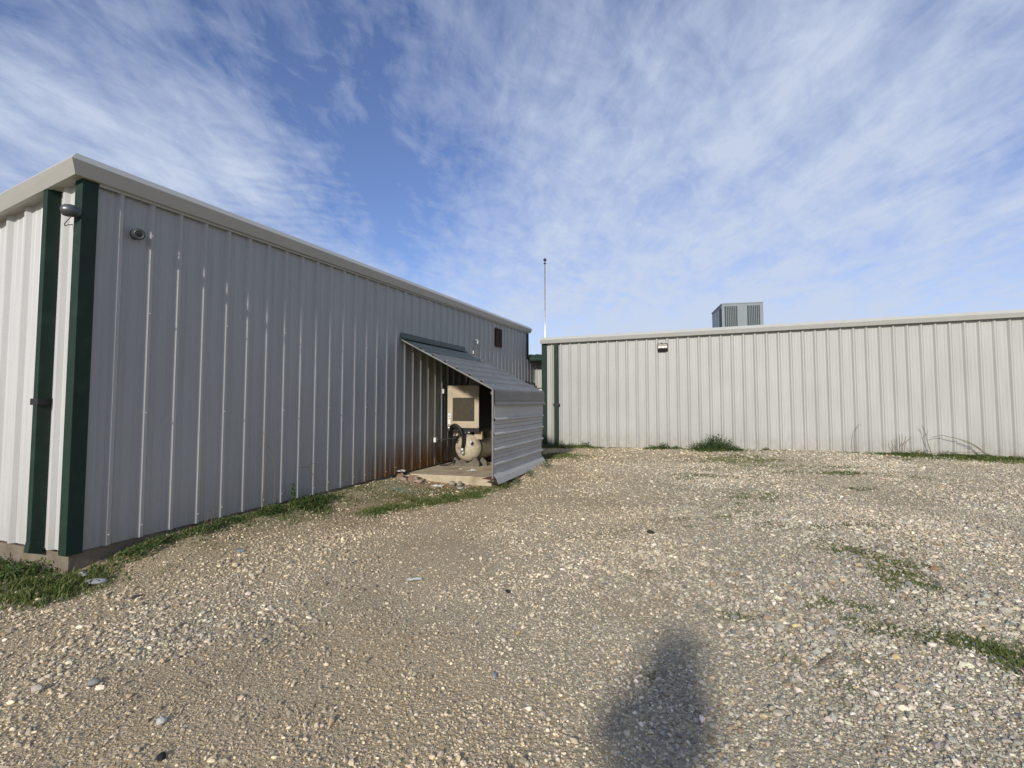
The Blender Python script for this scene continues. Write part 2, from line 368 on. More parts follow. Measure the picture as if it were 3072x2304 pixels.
    fn = N.new('ShaderNodeTexNoise'); fn.inputs['Scale'].default_value = 150; fn.inputs['Detail'].default_value = 5; L.new(geo.outputs['Position'], fn.inputs['Vector'])
    shaded_fines = mix(rng(pn.outputs['Fac'], .35, .65), (.31, .26, .18), (.40, .335, .23))  # brown grit tone that also paints the shade in gaps between stones
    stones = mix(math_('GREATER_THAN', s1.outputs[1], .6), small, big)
    stones = mix(rng(v1.outputs['Distance'], .42, .62), stones, shaded_fines)
    dirt = mix(rng(pn.outputs['Fac'], .35, .65), (.43, .305, .165), (.53, .405, .235))
    dirt = mix(rng(fn.outputs['Fac'], .35, .7), dirt, (.34, .245, .13))
    # bare dirt: fewer cells are stones
    thr = math_('ADD', math_('MULTIPLY', sep.outputs[1], .85), -.05)
    stones = mix(math_('MULTIPLY', sep.outputs[1], .55), stones, (.47, .37, .225))
    isdirt = math_('LESS_THAN', s2.outputs[2], math_('MULTIPLY', thr, .7))
    c = mix(isdirt, stones, dirt)
    c = mix(math_('MULTIPLY', sep.outputs[2], .8), c, (.24, .125, .06))
    c = mix(math_('MULTIPLY', za.outputs['Alpha'], .85), c, (.24, .34, .27))
    moss = mix(rng(fn.outputs['Fac'], .3, .7), (.075, .085, .03), (.15, .135, .06))
    c = mix(rng(math_('ADD', sep.outputs[0], math_('MULTIPLY', math_('SUBTRACT', s2.outputs[0], .5), .6)), .25, .75, 0, .85), c, moss)
    pn2 = N.new('ShaderNodeTexNoise'); pn2.inputs['Scale'].default_value = .7; pn2.inputs['Detail'].default_value = 6; L.new(geo.outputs['Position'], pn2.inputs['Vector'])
    c = mix(rng(pn2.outputs['Fac'], .45, .65, 0, .3), c, (.26, .205, .135))
    c = mix(rng(pn.outputs['Fac'], .45, .75, 0, .25), c, (.34, .30, .225))
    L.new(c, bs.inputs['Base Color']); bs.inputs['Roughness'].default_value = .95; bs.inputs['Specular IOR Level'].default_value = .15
    h = math_('ADD', math_('MULTIPLY', math_('SUBTRACT', .6, v1.outputs['Distance']), .55), math_('MULTIPLY', math_('SUBTRACT', .6, v2.outputs['Distance']), .3))
    h = math_('ADD', h, math_('MULTIPLY', fn.outputs['Fac'], .3))
    bp = N.new('ShaderNodeBump'); bp.inputs['Strength'].default_value = .8; bp.inputs['Distance'].default_value = .016
    L.new(h, bp.inputs['Height']); L.new(bp.outputs['Normal'], bs.inputs['Normal'])
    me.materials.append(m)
    o = bpy.data.objects.new('ground', me); col.objects.link(o); o['kind'] = 'structure'
build_ground()

# scattered stones: one gravel sheet nobody could count -------------------------------
ICO = None
def ico():
    bm = bmesh.new(); bmesh.ops.create_icosphere(bm, subdivisions=1, radius=1)
    v = np.array([tuple(x.co) for x in bm.verts]); f = np.array([[x.index for x in p.verts] for p in bm.faces]); bm.free(); return v, f
def raw_mesh(name, co, tri, k, cols, attr, m, smooth=False):
    me = bpy.data.meshes.new(name); n = len(co); f = len(tri)
    me.vertices.add(n); me.vertices.foreach_set('co', co.astype(np.float32).ravel())
    me.loops.add(f*k); me.loops.foreach_set('vertex_index', tri.astype(np.int32).ravel())
    me.polygons.add(f); me.polygons.foreach_set('loop_start', np.arange(0, f*k, k, dtype=np.int32)); me.polygons.foreach_set('loop_total', np.full(f, k, np.int32))
    me.polygons.foreach_set('use_smooth', np.full(f, smooth, bool))
    at = me.color_attributes.new(attr, 'FLOAT_COLOR', 'POINT'); at.data.foreach_set('color', cols.astype(np.float32).ravel())
    me.update(); me.materials.append(m)
    o = bpy.data.objects.new(name, me); col.objects.link(o); return o

PAL = np.array([(.52,.455,.325),(.60,.53,.38),(.47,.44,.375),(.37,.355,.325),(.74,.67,.52),(.54,.52,.46),(.84,.80,.69),(.36,.26,.165),(.40,.43,.41),(.64,.48,.26),(.31,.29,.27),(.29,.32,.33),(.62,.57,.47),(.50,.33,.22)])
PW = np.array([.14,.11,.11,.09,.12,.10,.055,.05,.06,.045,.05,.03,.09,.02]); PW = PW/PW.sum()
def build_gravel():
    V, F = ico(); nv = len(V)
    var = []
    for k in range(16):
        q = V*(1+RNG.normal(0, .16, (nv, 1)))
        ax = RNG.normal(0, 1, 3); ax /= np.linalg.norm(ax)       # one flat broken side
        d = q@ax; q = q - np.outer(np.maximum(d-.55, 0), ax); var.append(q)
    var = np.array(var)
    P = []
    def zone(y0, y1, rho, smin, smax, sig):
        A = 1.35*(y1*y1-y0*y0)/1+1.6*(y1-y0)
        n = int(A*rho); y = np.sqrt(RNG.uniform(y0*y0, y1*y1, n)); x = RNG.uniform(-1, 1, n)*(1.3*y+.8)
        r = np.clip(np.exp(RNG.normal(math.log(smin), sig, n)), smin*.45, smax)
        P.append(np.stack([x, y, r], -1))
    zone(1.5, 3.0, 5600, .0058, .026, .46); zone(3.0, 4.6, 3200, .007, .028, .46); zone(4.6, 7.5, 2300, .0082, .028, .44); zone(7.5, 12, 850, .0112, .03, .42); zone(12, 15.6, 300, .015, .034, .38)
    p = np.concatenate(P); x, y, r = p.T
    b = bare(x, y); cov, _ = grassy(x, y); big = vnoise(x, y, 1.1, 61, 3); rows = vnoise(x*.8-y*.35, y*.9+x*.4, 2.4, 67, 2)
    keep = RNG.random(len(x)) < np.clip(1.0-.42*b-.22*sstep(.5, .7, rows), .07, 1)*(1-.82*cov)
    keep &= ~blocked(x, y)
    r = r*(.76+.28*sstep(.35, .7, big))*(1-.12*b)*(1-.10*np.exp(-((x+.45)/1.0)**2))*(1+.16*sstep(.2, 2.2, x)*(1-.6*sstep(4, 8, y)))
    x, y, r, b = x[keep], y[keep], r[keep], b[keep]
    # a few larger single pebbles
    n = len(x); print('stones', n)
    z = gz(x, y)
    sc = np.stack([r*RNG.uniform(.85, 1.5, n), r*RNG.uniform(.65, 1.1, n), r*RNG.uniform(.45, .9, n)], -1)
    a = RNG.uniform(0, 2*np.pi, n); t = RNG.normal(0, .5, n); ca, sa, ct, s_t = np.cos(a), np.sin(a), np.cos(t), np.sin(t)
    vi = RNG.integers(0, 16, n)
    q = var[vi]*sc[:, None, :]
    Q = np.empty_like(q)
    xx = q[..., 0]; yy = q[..., 1]*ct[:, None]-q[..., 2]*s_t[:, None]; zz = q[..., 1]*s_t[:, None]+q[..., 2]*ct[:, None]
    Q[..., 0] = xx*ca[:, None]-yy*sa[:, None]+x[:, None]; Q[..., 1] = xx*sa[:, None]+yy*ca[:, None]+y[:, None]
    Q[..., 2] = zz+(z+sc[:, 2]*RNG.uniform(.15, .75, n))[:, None]
    c = ((PAL*.62+PAL.mean(1, keepdims=True)*.38*np.array([1.06, 1.0, .87]))*np.array([1.02, .985, .90]))[RNG.choice(len(PAL), n, p=PW)]*RNG.uniform(.64, 1.2, (n, 1))*RNG.normal(1, .03, (n, 3))
    c = c*(.83+.25*sstep(.3, .68, vnoise(x+5, y*.7-x*.25, .8, 97, 4)))[:, None]
    tan = np.clip(b*1.0+.12, 0, .85)[:, None]; c = c*(1-tan*.62)+np.array([.46, .35, .205])*c.mean(1, keepdims=True)/.355*tan*.62
    C = np.concatenate([np.repeat(c, nv, 0), np.ones((n*nv, 1))], 1)
    T = (F[None]+(np.arange(n)*nv)[:, None, None]).reshape(-1, 3)
    m = bpy.data.materials.new('gravel_stone'); nt, N, L, bs = nodes(m)
    vc = N.new('ShaderNodeVertexColor'); vc.layer_name = 'tint'
    geo = N.new('ShaderNodeNewGeometry'); nz = N.new('ShaderNodeTexNoise'); nz.inputs['Scale'].default_value = 160; nz.inputs['Detail'].default_value = 3
    L.new(geo.outputs['Position'], nz.inputs['Vector'])
    mr = N.new('ShaderNodeMapRange'); mr.inputs['From Min'].default_value = .3; mr.inputs['From Max'].default_value = .7; mr.inputs['To Min'].default_value = .8; mr.inputs['To Max'].default_value = 1.15
    L.new(nz.outputs['Fac'], mr.inputs['Value'])
    s = N.new('ShaderNodeVectorMath'); s.operation = 'SCALE'; L.new(vc.outputs['Color'], s.inputs[0]); L.new(mr.outputs['Result'], s.inputs['Scale'])
    L.new(s.outputs[0], bs.inputs['Base Color']); bs.inputs['Roughness'].default_value = .85; bs.inputs['Specular IOR Level'].default_value = .2
    o = raw_mesh('gravel', Q.reshape(-1, 3), T, 3, C, 'tint', m); o['kind'] = 'stuff'
build_gravel()

# grass: blades through every patch ---------------------------------------------------
def build_grass():
    xs, ys, hs = [], [], []
    for px, py, rx, ry, a, d, h in PATCH:
        dist = math.hypot(px, py)
        n = int(4*rx*ry*(9000 if dist < 6 else 5200 if dist < 10 else 3600)*d); n = min(n, 9000)
        u = RNG.uniform(-1.5, 1.5, n); v = RNG.uniform(-1.5, 1.5, n); c, s = math.cos(R(a)), math.sin(R(a))
        xs.append(px+u*rx*c-v*ry*s); ys.append(py+u*rx*s+v*ry*c); hs.append(np.full(n, h))
    x = np.concatenate(xs); y = np.concatenate(ys); h = np.concatenate(hs)
    cov, _ = grassy(x, y); k = (RNG.random(len(x)) < cov*.95) & ~blocked(x, y)
    x, y, h, cov = x[k], y[k], h[k], cov[k]; n = len(x); print('blades', n)
    z = gz(x, y)-.004; h = h*RNG.uniform(.35, 1.1, n)*(.4+.6*cov); a = RNG.uniform(0, 2*np.pi, n); lean = RNG.uniform(.2, 1.3, n)*h
    wd = RNG.uniform(.0022, .005, n)*(1+.10*np.hypot(x, y)); dx, dy = np.cos(a), np.sin(a)
    la = a+RNG.normal(1.57, .6, n); lx, ly = np.cos(la)*lean, np.sin(la)*lean
    P = np.empty((n, 5, 3))
    P[:, 0] = np.stack([x-dx*wd, y-dy*wd, z], -1); P[:, 1] = np.stack([x+dx*wd, y+dy*wd, z], -1)
    P[:, 2] = np.stack([x+dx*wd*.8+lx*.35, y+dy*wd*.8+ly*.35, z+h*.6], -1); P[:, 3] = np.stack([x-dx*wd*.8+lx*.35, y-dy*wd*.8+ly*.35, z+h*.6], -1)
    P[:, 4] = np.stack([x+lx, y+ly, z+h*.95], -1)
    T = np.array([[0, 1, 2], [0, 2, 3], [3, 2, 4]])[None]+(np.arange(n)*5)[:, None, None]
    rv = np.clip(RNG.normal(.38, .25, n)+.5*(vnoise(x, y, 1.7, 77, 2)-.5), 0, 1)
    C = np.repeat(np.stack([rv, rv, rv, np.ones(n)], -1), 5, 0)
    o = raw_mesh('grass', P.reshape(-1, 3), T.reshape(-1, 3), 3, C, 'rnd', M['grass']); o['kind'] = 'stuff'
build_grass()

# ------------------------------------------------------------------ siding and trim shapes
def rib_profile(a0, a1, first, pitch, h=.036, minor=True, bw=.044):
    """(along, out) points of a ribbed sheet between a0 and a1"""
    pts = []
    k0 = math.floor((a0-first)/pitch)-1; k1 = math.ceil((a1-first)/pitch)+1
    for k in range(k0, k1+1):
        c = first+k*pitch
        pts += [(c-bw, 0), (c-.015, h), (c+.015, h), (c+bw, 0)]
        if minor:
            for m in (pitch/3+.005, 2*pitch/3-.005):
                pts += [(c+m-.012, 0), (c+m-.005, .0045), (c+m+.005, .0045), (c+m+.012, 0)]
    pts.sort(); inn = [p for p in pts if a0 < p[0] < a1]
    def at(a):
        for p, q in zip(pts, pts[1:]):
            if p[0] <= a <= q[0]: return (a, p[1]+(q[1]-p[1])*(a-p[0])/max(q[0]-p[0], 1e-6))
        return (a, 0)
    return [at(a0)]+inn+[at(a1)]
def ribbed(mb, prof, place, zb, zt):
    """vertical siding: place(along, out, z) -> point; zb, zt numbers or functions of along"""
    fb = zb if callable(zb) else (lambda a: zb); ft = zt if callable(zt) else (lambda a: zt)
    mb.loft([[place(a, o, fb(a)) for a, o in prof], [place(a, o, ft(a)) for a, o in prof]], closed=False, caps=False)

# ================================================================== building on the left
S0, S1 = 2.863, 15.94
topL = lambda s: 3.842+.0187*(s-2.67)             # top of the eave trim along the long wall
topG = lambda w: 3.842+.162*(min(w, .16)-.16)     # and along the short wall, falling away
bl = Thing('metal_building', 'long grey metal building on the left with green corner trim and two cameras on it', 'building', LF, (0, S0, 0))
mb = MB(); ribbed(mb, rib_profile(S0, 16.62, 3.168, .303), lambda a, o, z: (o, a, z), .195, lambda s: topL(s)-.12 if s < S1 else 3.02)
mb.build('long_wall', M['siding_shaded'], bl)
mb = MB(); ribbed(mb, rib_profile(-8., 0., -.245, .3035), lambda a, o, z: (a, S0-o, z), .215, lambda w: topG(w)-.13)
mb.build('short_wall', M['siding_sunlit'], bl, label='short wall in full sun at the near corner')
MB().box(-8, -.002, S1-.03, S1, .19, 2.6).box(-8, -.002, 16.60, 16.62, .2, 2.4).build('end_wall', M['siding'], bl)
mb = MB()
mb.add([(.03, 2.76, topL(2.8)-.035), (.03, S1+.1, topL(S1)-.035), (-8, S1+.1, topL(S1)-.035-1.18), (-8, 2.76, topG(-8)-.035)], [(0, 1, 2, 3)])
mb.build('roof', M['roof'], bl)
# eave trim: one sheet bent along both walls with a mitred corner
prof = [(-.06, 0), (.08, 0), (.142, -.078), (.08, -.194), (.038, -.194)]
rings = []
rings.append([(o, S1+.10, topL(S1)+dz) for o, dz in prof])
for s in (9.87, 9.865, 5.0): rings.append([(o, s, topL(s)+dz) for o, dz in prof])
rings.append([(o, 2.82-o, 3.842+dz) for o, dz in prof])
for w in (-1.4, -4., -8.): rings.append([(w, 2.82-o, topG(w)+dz) for o, dz in prof])
mb = MB(); mb.loft(rings); et = mb.build('eave_trim', M['trim'], bl)
sb = lambda s: topL(s)-.198
MB().loft([[(.037, 9.87-.012, sb(9.87)-.002), (.085, 9.87-.012, sb(9.87)-.002), (.147, 9.87-.012, topL(9.87)-.078), (.083, 9.87-.012, topL(9.87)+.003), (-.05, 9.87-.012, topL(9.87)+.003)],
           [(.037, 9.87+.012, sb(9.87)-.002), (.085, 9.87+.012, sb(9.87)-.002), (.147, 9.87+.012, topL(9.87)-.078), (.083, 9.87+.012, topL(9.87)+.003), (-.05, 9.87+.012, topL(9.87)+.003)]]).build('joint_cover', M['trim'], et)
# soffit below the short wall's overhang
MB().add([(.05, 2.745, 3.842-.19), (.05, 2.88, 3.842-.19), (-8, 2.88, topG(-8)-.19), (-8, 2.745, topG(-8)-.19)], [(0, 1, 2, 3)]).build('soffit', M['trim'], bl)
# flashing strip under the trim on the long wall
MB().loft([[(.038, s, topL(s)-.196), (.046, s, topL(s)-.196), (.046, s, topL(s)-.222), (.038, s, topL(s)-.222)] for s in (2.96, S1-.02)]).build('flashing', M['trim'], bl)
# green corner trim, two legs of one folded sheet
t = .041
def corner_trim(s_c, sgn, zb, zt, a=.165, b=.175):
    return [(t, s_c), (t, s_c)]
pl = [(-.07, S0-t), (t, S0-t), (t, S0+.092), (.0, S0+.092), (.0, S0-.002), (-.07, S0-.002)]
MB().prism(pl, 2, .185, 3.655).build('corner_trim', M['green'], bl, bevel=.004)
pl = [(t, S1-.10), (t, S1+.02), (-.12, S1+.02), (-.12, S1+.004), (-.004, S1+.004), (-.004, S1-.10)]
MB().prism(pl, 2, 2.99, topL(S1)-.17).build('corner_trim', M['green'], bl)
# downspout on the short wall with its strap and kick-out foot
dw0, dw1 = -.43, -.34
mb = MB(); mb.prism([(dw0, S0-.004), (dw0+.012, S0-.109), (dw1-.012, S0-.109), (dw1, S0-.004)], 2, .30, 3.64)
mb.loft([[(dw0+.0, S0-.004, .30), (dw0+.012, S0-.109, .30), (dw1-.012, S0-.109, .30), (dw1, S0-.004, .30)], [(dw0, S0-.02, .16), (dw0+.012, S0-.125, .20), (dw1-.012, S0-.125, .20), (dw1, S0-.02, .16)]])
ds = mb.build('downspout', M['green'], bl, bevel=.004)
MB().box(dw0-.012, dw0-.001, S0-.1125, S0-.002, 1.54, 1.60).box(dw1+.001, dw1+.012, S0-.1125, S0-.002, 1.54, 1.60).box(dw0-.012, dw1+.012, S0-.118, S0-.113, 1.54, 1.60).box(dw1+.013, dw1+.06, S0-.012, S0-.002, 1.54, 1.60).build('strap', M['steel_dark'], ds)
MB().box(-8, -.012, S0+.012, 16.5, -.35, .19).build('foundation', M['footing'], bl)
# screws on the rib crowns (each a mesh of its own, mesh data shared)
screw = None; cnt = 0
for k in range(43):
    s = 3.168+.303*k
    for z in ([.33, 1.45, 2.5, 3.3] if k % 3 == 1 else [.30] if k % 3 == 0 and k < 16 else []):
        if (8. < s < 11.3 and z > .9) or cnt >= 60: continue
        if screw is None:
            screw = MB().lathe([(0, .011), (.006, .011), (.010, .006), (.012, .001)], (0, S0, 0), (1, 0, 0), 8).build('screw', M['steel'], bl); o = screw
        else:
            o = screw.copy(); col.objects.link(o); o.parent = bl.o
        o.location = (.0365, s-S0, z+random.uniform(-.02, .02)); cnt += 1

# ---- cameras
def camera(name_label, frame, base, aim, cable=None):
    c = Thing('security_camera', name_label, 'camera', frame, base)
    b = Vector(base); n = Vector(aim['n'])
    MB().lathe([(0, .052), (.02, .052), (.028, .045), (.03, .01)], b, n, 20).build('mount', M['cam'], c, smooth=False)
    a = Vector(aim['d']).normalized(); ctr = b+n*.055
    MB().lathe([(-.055, .012), (-.05, .03), (-.03, .05), (0, .058), (.035, .056), (.062, .046), (.066, .040), (.060, .036)], ctr, a, 24).build('housing', M['cam'], c, smooth=True)
    l = MB().lathe([(.050, .036), (.058, .034), (.062, .02), (.064, .002)], ctr, a, 20).build('lens', M['lens'], c, smooth=True)
    if cable: MB().tube(cable, .004, 6).build('cable', M['steel_dark'], c)
    return c
camera('silver dome camera on the shaded long wall near the green corner', LF, (.002, 3.315, 3.275), dict(n=(1, 0, 0), d=(.75, -.35, -.25)))
camera('silver camera with a hanging cable beside the green corner trim, pointing away to the left', LF, (-.005, S0-t-.002, 3.325), dict(n=(0, -1, 0), d=(-.70, -.62, -.06)),
       cable=[(-.02, S0-.07, 3.30), (-.03, S0-.10, 3.25), (-.07, S0-.11, 3.205), (-.12, S0-.08, 3.205), (-.15, S0-.04, 3.23), (-.155, S0-.002, 3.245)])

# ---- louvred vent, conduits, gas pipe on the long wall
v = Thing('wall_vent', 'brown louvred vent high on the far end of the long grey wall', 'vent', LF, (.034, 13.18, 3.13))
MB().box(.034, .06, 12.94, 12.98, 3.13, 3.66).box(.034, .06, 13.38, 13.42, 3.13, 3.66).box(.034, .06, 12.98, 13.38, 3.13, 3.17).box(.034, .06, 12.98, 13.38, 3.62, 3.66).build('frame', M['brown'], v)
mb = MB()
for k in range(6):
    z = 3.19+k*.074; mb.prism([(.036, z+.052), (.058, z), (.062, z+.006), (.040, z+.060)], 1, 12.98, 13.38)
mb.build('louvres', M['brown'], v)
MB().box(.0335, .036, 12.98, 13.38, 3.17, 3.62).build('back_panel', M['black'], v)
c = Thing('conduit', 'tall thin wall conduit with a pale weatherhead above the shed roof', 'conduit', LF, (.09, 11.56, 2.2))
MB().tube([(.09, 11.55, 2.2), (.09, 11.56, 2.6), (.09, 11.60, 3.10)], .013, 8).build('pipe', M['foot'], c)
MB().lathe([(0, .016), (.04, .021), (.10, .02), (.11, .005)], (.09, 11.605, 3.04), (.12, -.1, 1), 12).box(.075, .105, 11.50, 11.60, 3.13, 3.15).build('weatherhead', M['whitepaint'], c)
c = Thing('conduit', 'short thin wall conduit with a pale cap beside the taller one', 'conduit', LF, (.09, 11.36, 2.25))
MB().tube([(.09, 11.36, 2.25), (.09, 11.36, 2.78)], .014, 8).build('pipe', M['steel_dark'], c)
MB().lathe([(0, .015), (.07, .015), (.08, .005)], (.09, 11.36, 2.77), (0, 0, 1), 10).build('cap', M['whitepaint'], c)
c = Thing('gas_pipe', 'dark pipe running along the long wall behind the shed and turning down', 'pipe', LF, (.10, 14.1, 1.6))
MB().tube([(.10, 13.6, 2.25), (.10, 15.0, 2.215), (.10, 16.40, 2.18)], .024, 8).build('pipe', M['steel_dark'], c)
MB().tube([(.10, 16.40, 2.19), (.10, 16.40, .2)], .03, 8).build('riser', M['steel_dark'], c)
for y in (14.2, 15.3): MB().box(.0, .10, y-.015, y+.015, 2.22, 2.25).build('bracket', M['steel_dark'], c)

# ================================================================== lean-to shed with the compressor
pad = Thing('concrete_pad', 'stained pale concrete pad under the lean-to shed', 'pad', LF, (.9, 8.4, 0))
mb = MB(); mb.prism([(.03, 8.34), (1.80, 8.47), (1.86, 11.3), (.03, 11.3)], 2, -.2, .168); mb.build('slab', M['concrete'], pad, bevel=.012)

SA, SB = 8.148, 11.20
sh = Thing('lean_to_shed', 'low lean-to shed of corrugated metal sheets against the long grey wall', 'shed', LF, (1.0, 8.4, 0))
rt = lambda w: 2.80-(w-.0)*(1.01/1.98)
def sheet(mb, line, y0, y1, th=.0035, wob=0.):
    """sheet bent along 'line' (w,z), extruded along the wall, with real thickness"""
    n = len(line); nrm = []
    for i in range(n):
        a = Vector(line[max(i-1, 0)]); b = Vector(line[min(i+1, n-1)]); d = (b-a).normalized(); nrm.append(Vector((-d.y, d.x)))
    inner = [tuple(Vector(p)-nn*th) for p, nn in zip(line, nrm)]
    loop = list(line)+inner[::-1]
    rings = []
    for k in range(9):
        y = y0+(y1-y0)*k/8; dz = wob*math.sin(k*1.9+line[0][0]*5)
        rings.append([(p[0], y+(.006*math.sin(i*2.1) if k in (0, 8) else 0), p[1]+dz) for i, p in enumerate(loop)])
    mb.loft(rings)
def roof_line(w0, w1, lift=0., ribs=(.26, .50, .745, 1.0, 1.25, 1.50, 1.74)):
    pts = [(w0, rt(w0)+lift)]
    for r in ribs:
        if w0+.04 < r < w1-.04:
            for d, h in ((-.034, 0), (-.014, .03), (.014, .03), (.034, 0)): pts.append((r+d, rt(r+d)+h+lift))
            for d in (.085, .165):
                for e, h in ((-.011, 0), (0, .008), (.011, 0)):
                    if r+d+e < w1-.02: pts.append((r+d+e, rt(r+d+e)+h+lift))
    pts.append((w1, rt(w1)+lift)); pts = sorted(pts)
    return pts
mb = MB(); sheet(mb, roof_line(.50, 1.985), SA, SB, wob=.002); mb.build('roof_sheet', M['galv'], sh)
mb = MB(); sheet(mb, roof_line(.034, .60, .006, (.26, .50)), SA-.01, SB-.35, wob=.002); mb.build('upper_sheet', M['shed_green'], sh, label='dark green upper strip of roofing along the wall')
mb = MB(); sheet(mb, roof_line(.034, .56, .001, (.26, .50)), SB-.36, SB, wob=.0); mb.build('upper_sheet', M['galv'], sh)
mb = MB(); sheet(mb, [(.036, 2.90), (.037, 2.815), (.12, 2.775)], SA+.02, SB-.2); mb.build('wall_flashing', M['shed_green'], sh)
# bent eave sheet: over the eave and down
wl = lambda z: 1.985-.03*(1.79-z)/1.5
def band(z0, z1, ribs):
    pts = [(wl(z0), z0)]
    for r in ribs:
        for d, h in ((.034, 0), (.010, .030), (-.014, .030), (-.036, 0)): pts.append((wl(r)+h, r+d))
        for dd in (-.09, -.17):
            for e, h in ((.008, 0), (0, -.012), (-.008, 0)):
                if r+dd+e > z1+.02: pts.append((wl(r+dd)+h, r+dd+e))
    pts.append((wl(z1), z1)); pts.sort(key=lambda p: -p[1]); return pts
mb = MB(); ln = [(1.90, rt(1.90)+.006), (1.985, rt(1.985)+.008), (2.0, 1.775), (2.003, 1.74), (2.001, 1.70), (2.005, 1.695), (2.001, 1.69), (2.001, 1.60), (2.005, 1.595), (2.001, 1.59), (2.000, 1.555), (2.032, 1.525), (2.036, 1.490)]
sheet(mb, ln, SA-.005, SB+.01, wob=.001); mb.build('eave_sheet', M['galv'], sh)
mb = MB(); ln = band(1.53, .34, (1.236, .97, .696, .43)); ln += [(1.965, .27), (2.02, .20), (2.06, .10)]
sheet(mb, ln, SA+.03, SB-.02, wob=.0); mb.build('side_sheet', M['galv_wall'], sh)
MB().tube([(.03, SA+.02, rt(.03)-.022), (1.94, SA+.02, rt(1.94)-.022)], .017, 8).build('rafter', M['galv'], sh)
MB().tube([(.03, SB-.05, rt(.03)-.022), (1.94, SB-.05, rt(1.94)-.022)], .017, 8).build('rafter', M['galv'], sh)
MB().box(1.935, 1.968, SA+.01, SA+.045, .15, 1.80).build('post', M['galv'], sh)
MB().prism([(.04, .17), (1.95, .17), (1.95, rt(1.95)-.03), (.04, rt(.04)-.03)], 1, SB-.036, SB-.03).build('end_sheet', M['galv_wall'], sh)
MB().box(1.93, 1.965, SB-.08, SB-.04, .15, 1.80).build('post', M['steel_dark'], sh)
MB().box(1.90, 1.955, SA+.05, SB-.1, 1.69, 1.745).build('purlin', M['wood'], sh)
MB().add([(1.70, SA+.10, .172), (1.96, SA-.03, .178), (1.99, SA+.10, .26), (1.93, SA+.25, .21)], [(0, 1, 2), (0, 2, 3)]).build('bent_flap', M['redsheet'], sh)
sc0 = None
for k in range(22):
    w = [.40, .62, .88, 1.12, 1.38, 1.62, 1.86][k % 7]; s = SA+.25+ (k//7)*.95+.03*(k % 3)
    if sc0 is None: sc0 = MB().lathe([(0, .012), (.005, .012), (.009, .001)], (sh.b.x, sh.b.y, 0), (.45, 0, .89), 8).build('screw', M['steel'], sh); o = sc0
    else: o = sc0.copy(); col.objects.link(o); o.parent = sh.o
    o.location = (w-sh.b.x, s-sh.b.y, rt(w)+.002)
for k in range(9):
    o = sc0.copy(); col.objects.link(o); o.parent = sh.o
    z = [1.40, 1.10, .83][k//3]; o.location = (wl(z)-sh.b.x+.001, SA+.55+(k % 3)*.95-sh.b.y, z)
    o.rotation_euler = (0, R(60), 0)

# ---- compressor
SF = 9.754
cp = Thing('air_compressor', 'cream cabinet air compressor on a round tank inside the lean-to shed', 'compressor', LF, (.63, 9.9, .168))
x0, x1, z0, z1 = .207, .965, .985, 1.913
cab = MB().box(x0, x1, SF, SF+.03, z0, z1).build('front_panel', M['cream'], cp, bevel=.008)
MB().box(x0+.012, x1-.012, SF+.031, SF+.95, z0-.005, z1+.012).build('cabinet', M['steel_dark'], cp, bevel=.01)
MB().box(.337, .862, SF-.004, SF+.001, 1.135, 1.645).build('grille', M['grille'], cab)
mb = MB()
for k in range(24): zz = 1.146+k*.0212; mb.box(.340, .859, SF-.0065, SF-.0045, zz, zz+.006)
mb.build('grille_bars', M['grille'], cab)
MB().box(.222, .287, SF-.003, SF-.0005, 1.19, 1.30).build('sticker', M['whitepaint'], cab)
MB().box(.222, .285, SF-.003, SF-.0005, 1.07, 1.172).build('sticker', M['whitepaint'], cab)
MB().box(.238, .258, SF-.0045, SF-.0032, 1.235, 1.25).box(.242, .272, SF-.0045, SF-.0032, 1.222, 1.23).box(.246, .266, SF-.0045, SF-.0032, 1.255, 1.262).build('printed_mark', M['black'], cab)
for bx_, bz_ in ((.225, 1.885), (.945, 1.885), (.225, 1.01), (.945, 1.01), (.585, 1.885)):
    MB().lathe([(0, .010), (.004, .010), (.007, .004)], (bx_, SF-.0005, bz_), (0, -1, 0), 8).build('bolt', M['steel_dark'], cab)
MB().lathe([(0, .038), (.02, .038), (.024, .033), (.025, .001)], (.80, SF-.055, .69), (0, -1, .15), 16).build('gauge', M['steel'], cp)
MB().tube([(.80, SF-.05, .69), (.80, SF+.03, .67)], .01, 6).build('gauge_pipe', M['steel_dark'], cp)
MB().tube(smooth_path([(.88, SF+.05, .90), (.90, SF-.02, .86), (.88, SF-.03, .76), (.82, SF-.01, .72)]), .008, 6).build('signal_tube', M['steel'], cp) if 'smooth_path' in globals() else None
MB().box(x0-.01, x1+.005, SF+.0, SF+1.0, .905, .978).build('base_plate', M['black'], cp)
MB().box(.30, .42, SF+.12, SF+.20, .80, .905).build('saddle', M['cream'], cp)
MB().box(.80, .98, SF+.14, SF+.22, .74, .905).build('saddle', M['cream'], cp)
MB().box(.38, .9, SF+.8, SF+.88, .78, .905).build('saddle', M['cream'], cp)
tc = (.64, SF+.10, .545)
MB().lathe([(-.10, .01), (-.096, .08), (-.083, .15), (-.06, .21), (-.025, .26), (.02, .292), (.07, .306), (.10, .308), (1.25, .308), (1.30, .29), (1.36, .2), (1.39, .01)], tc, (0, 1, 0), 40).build('tank', M['tank'], cp, smooth=True)
MB().lathe([(.085, .309), (.085, .316), (.125, .316), (.125, .309)], tc, (0, 1, 0), 40).build('weld_band', M['black'], cp, smooth=False)
for y in (SF-.01, SF+1.0):
    mb = MB(); mb.prism([(.36, .168), (.98, .168), (.98, .25), (.90, .36), (.82, .29), (.70, .232), (.56, .232), (.46, .285), (.40, .35), (.36, .27)], 1, y, y+.07); mb.build('foot', M['foot'], cp)
MB().prism([(.86, .168), (1.08, .168), (1.06, .26), (.96, .35)], 1, SF+.18, SF+.24).build('bracket', M['foot'], cp)
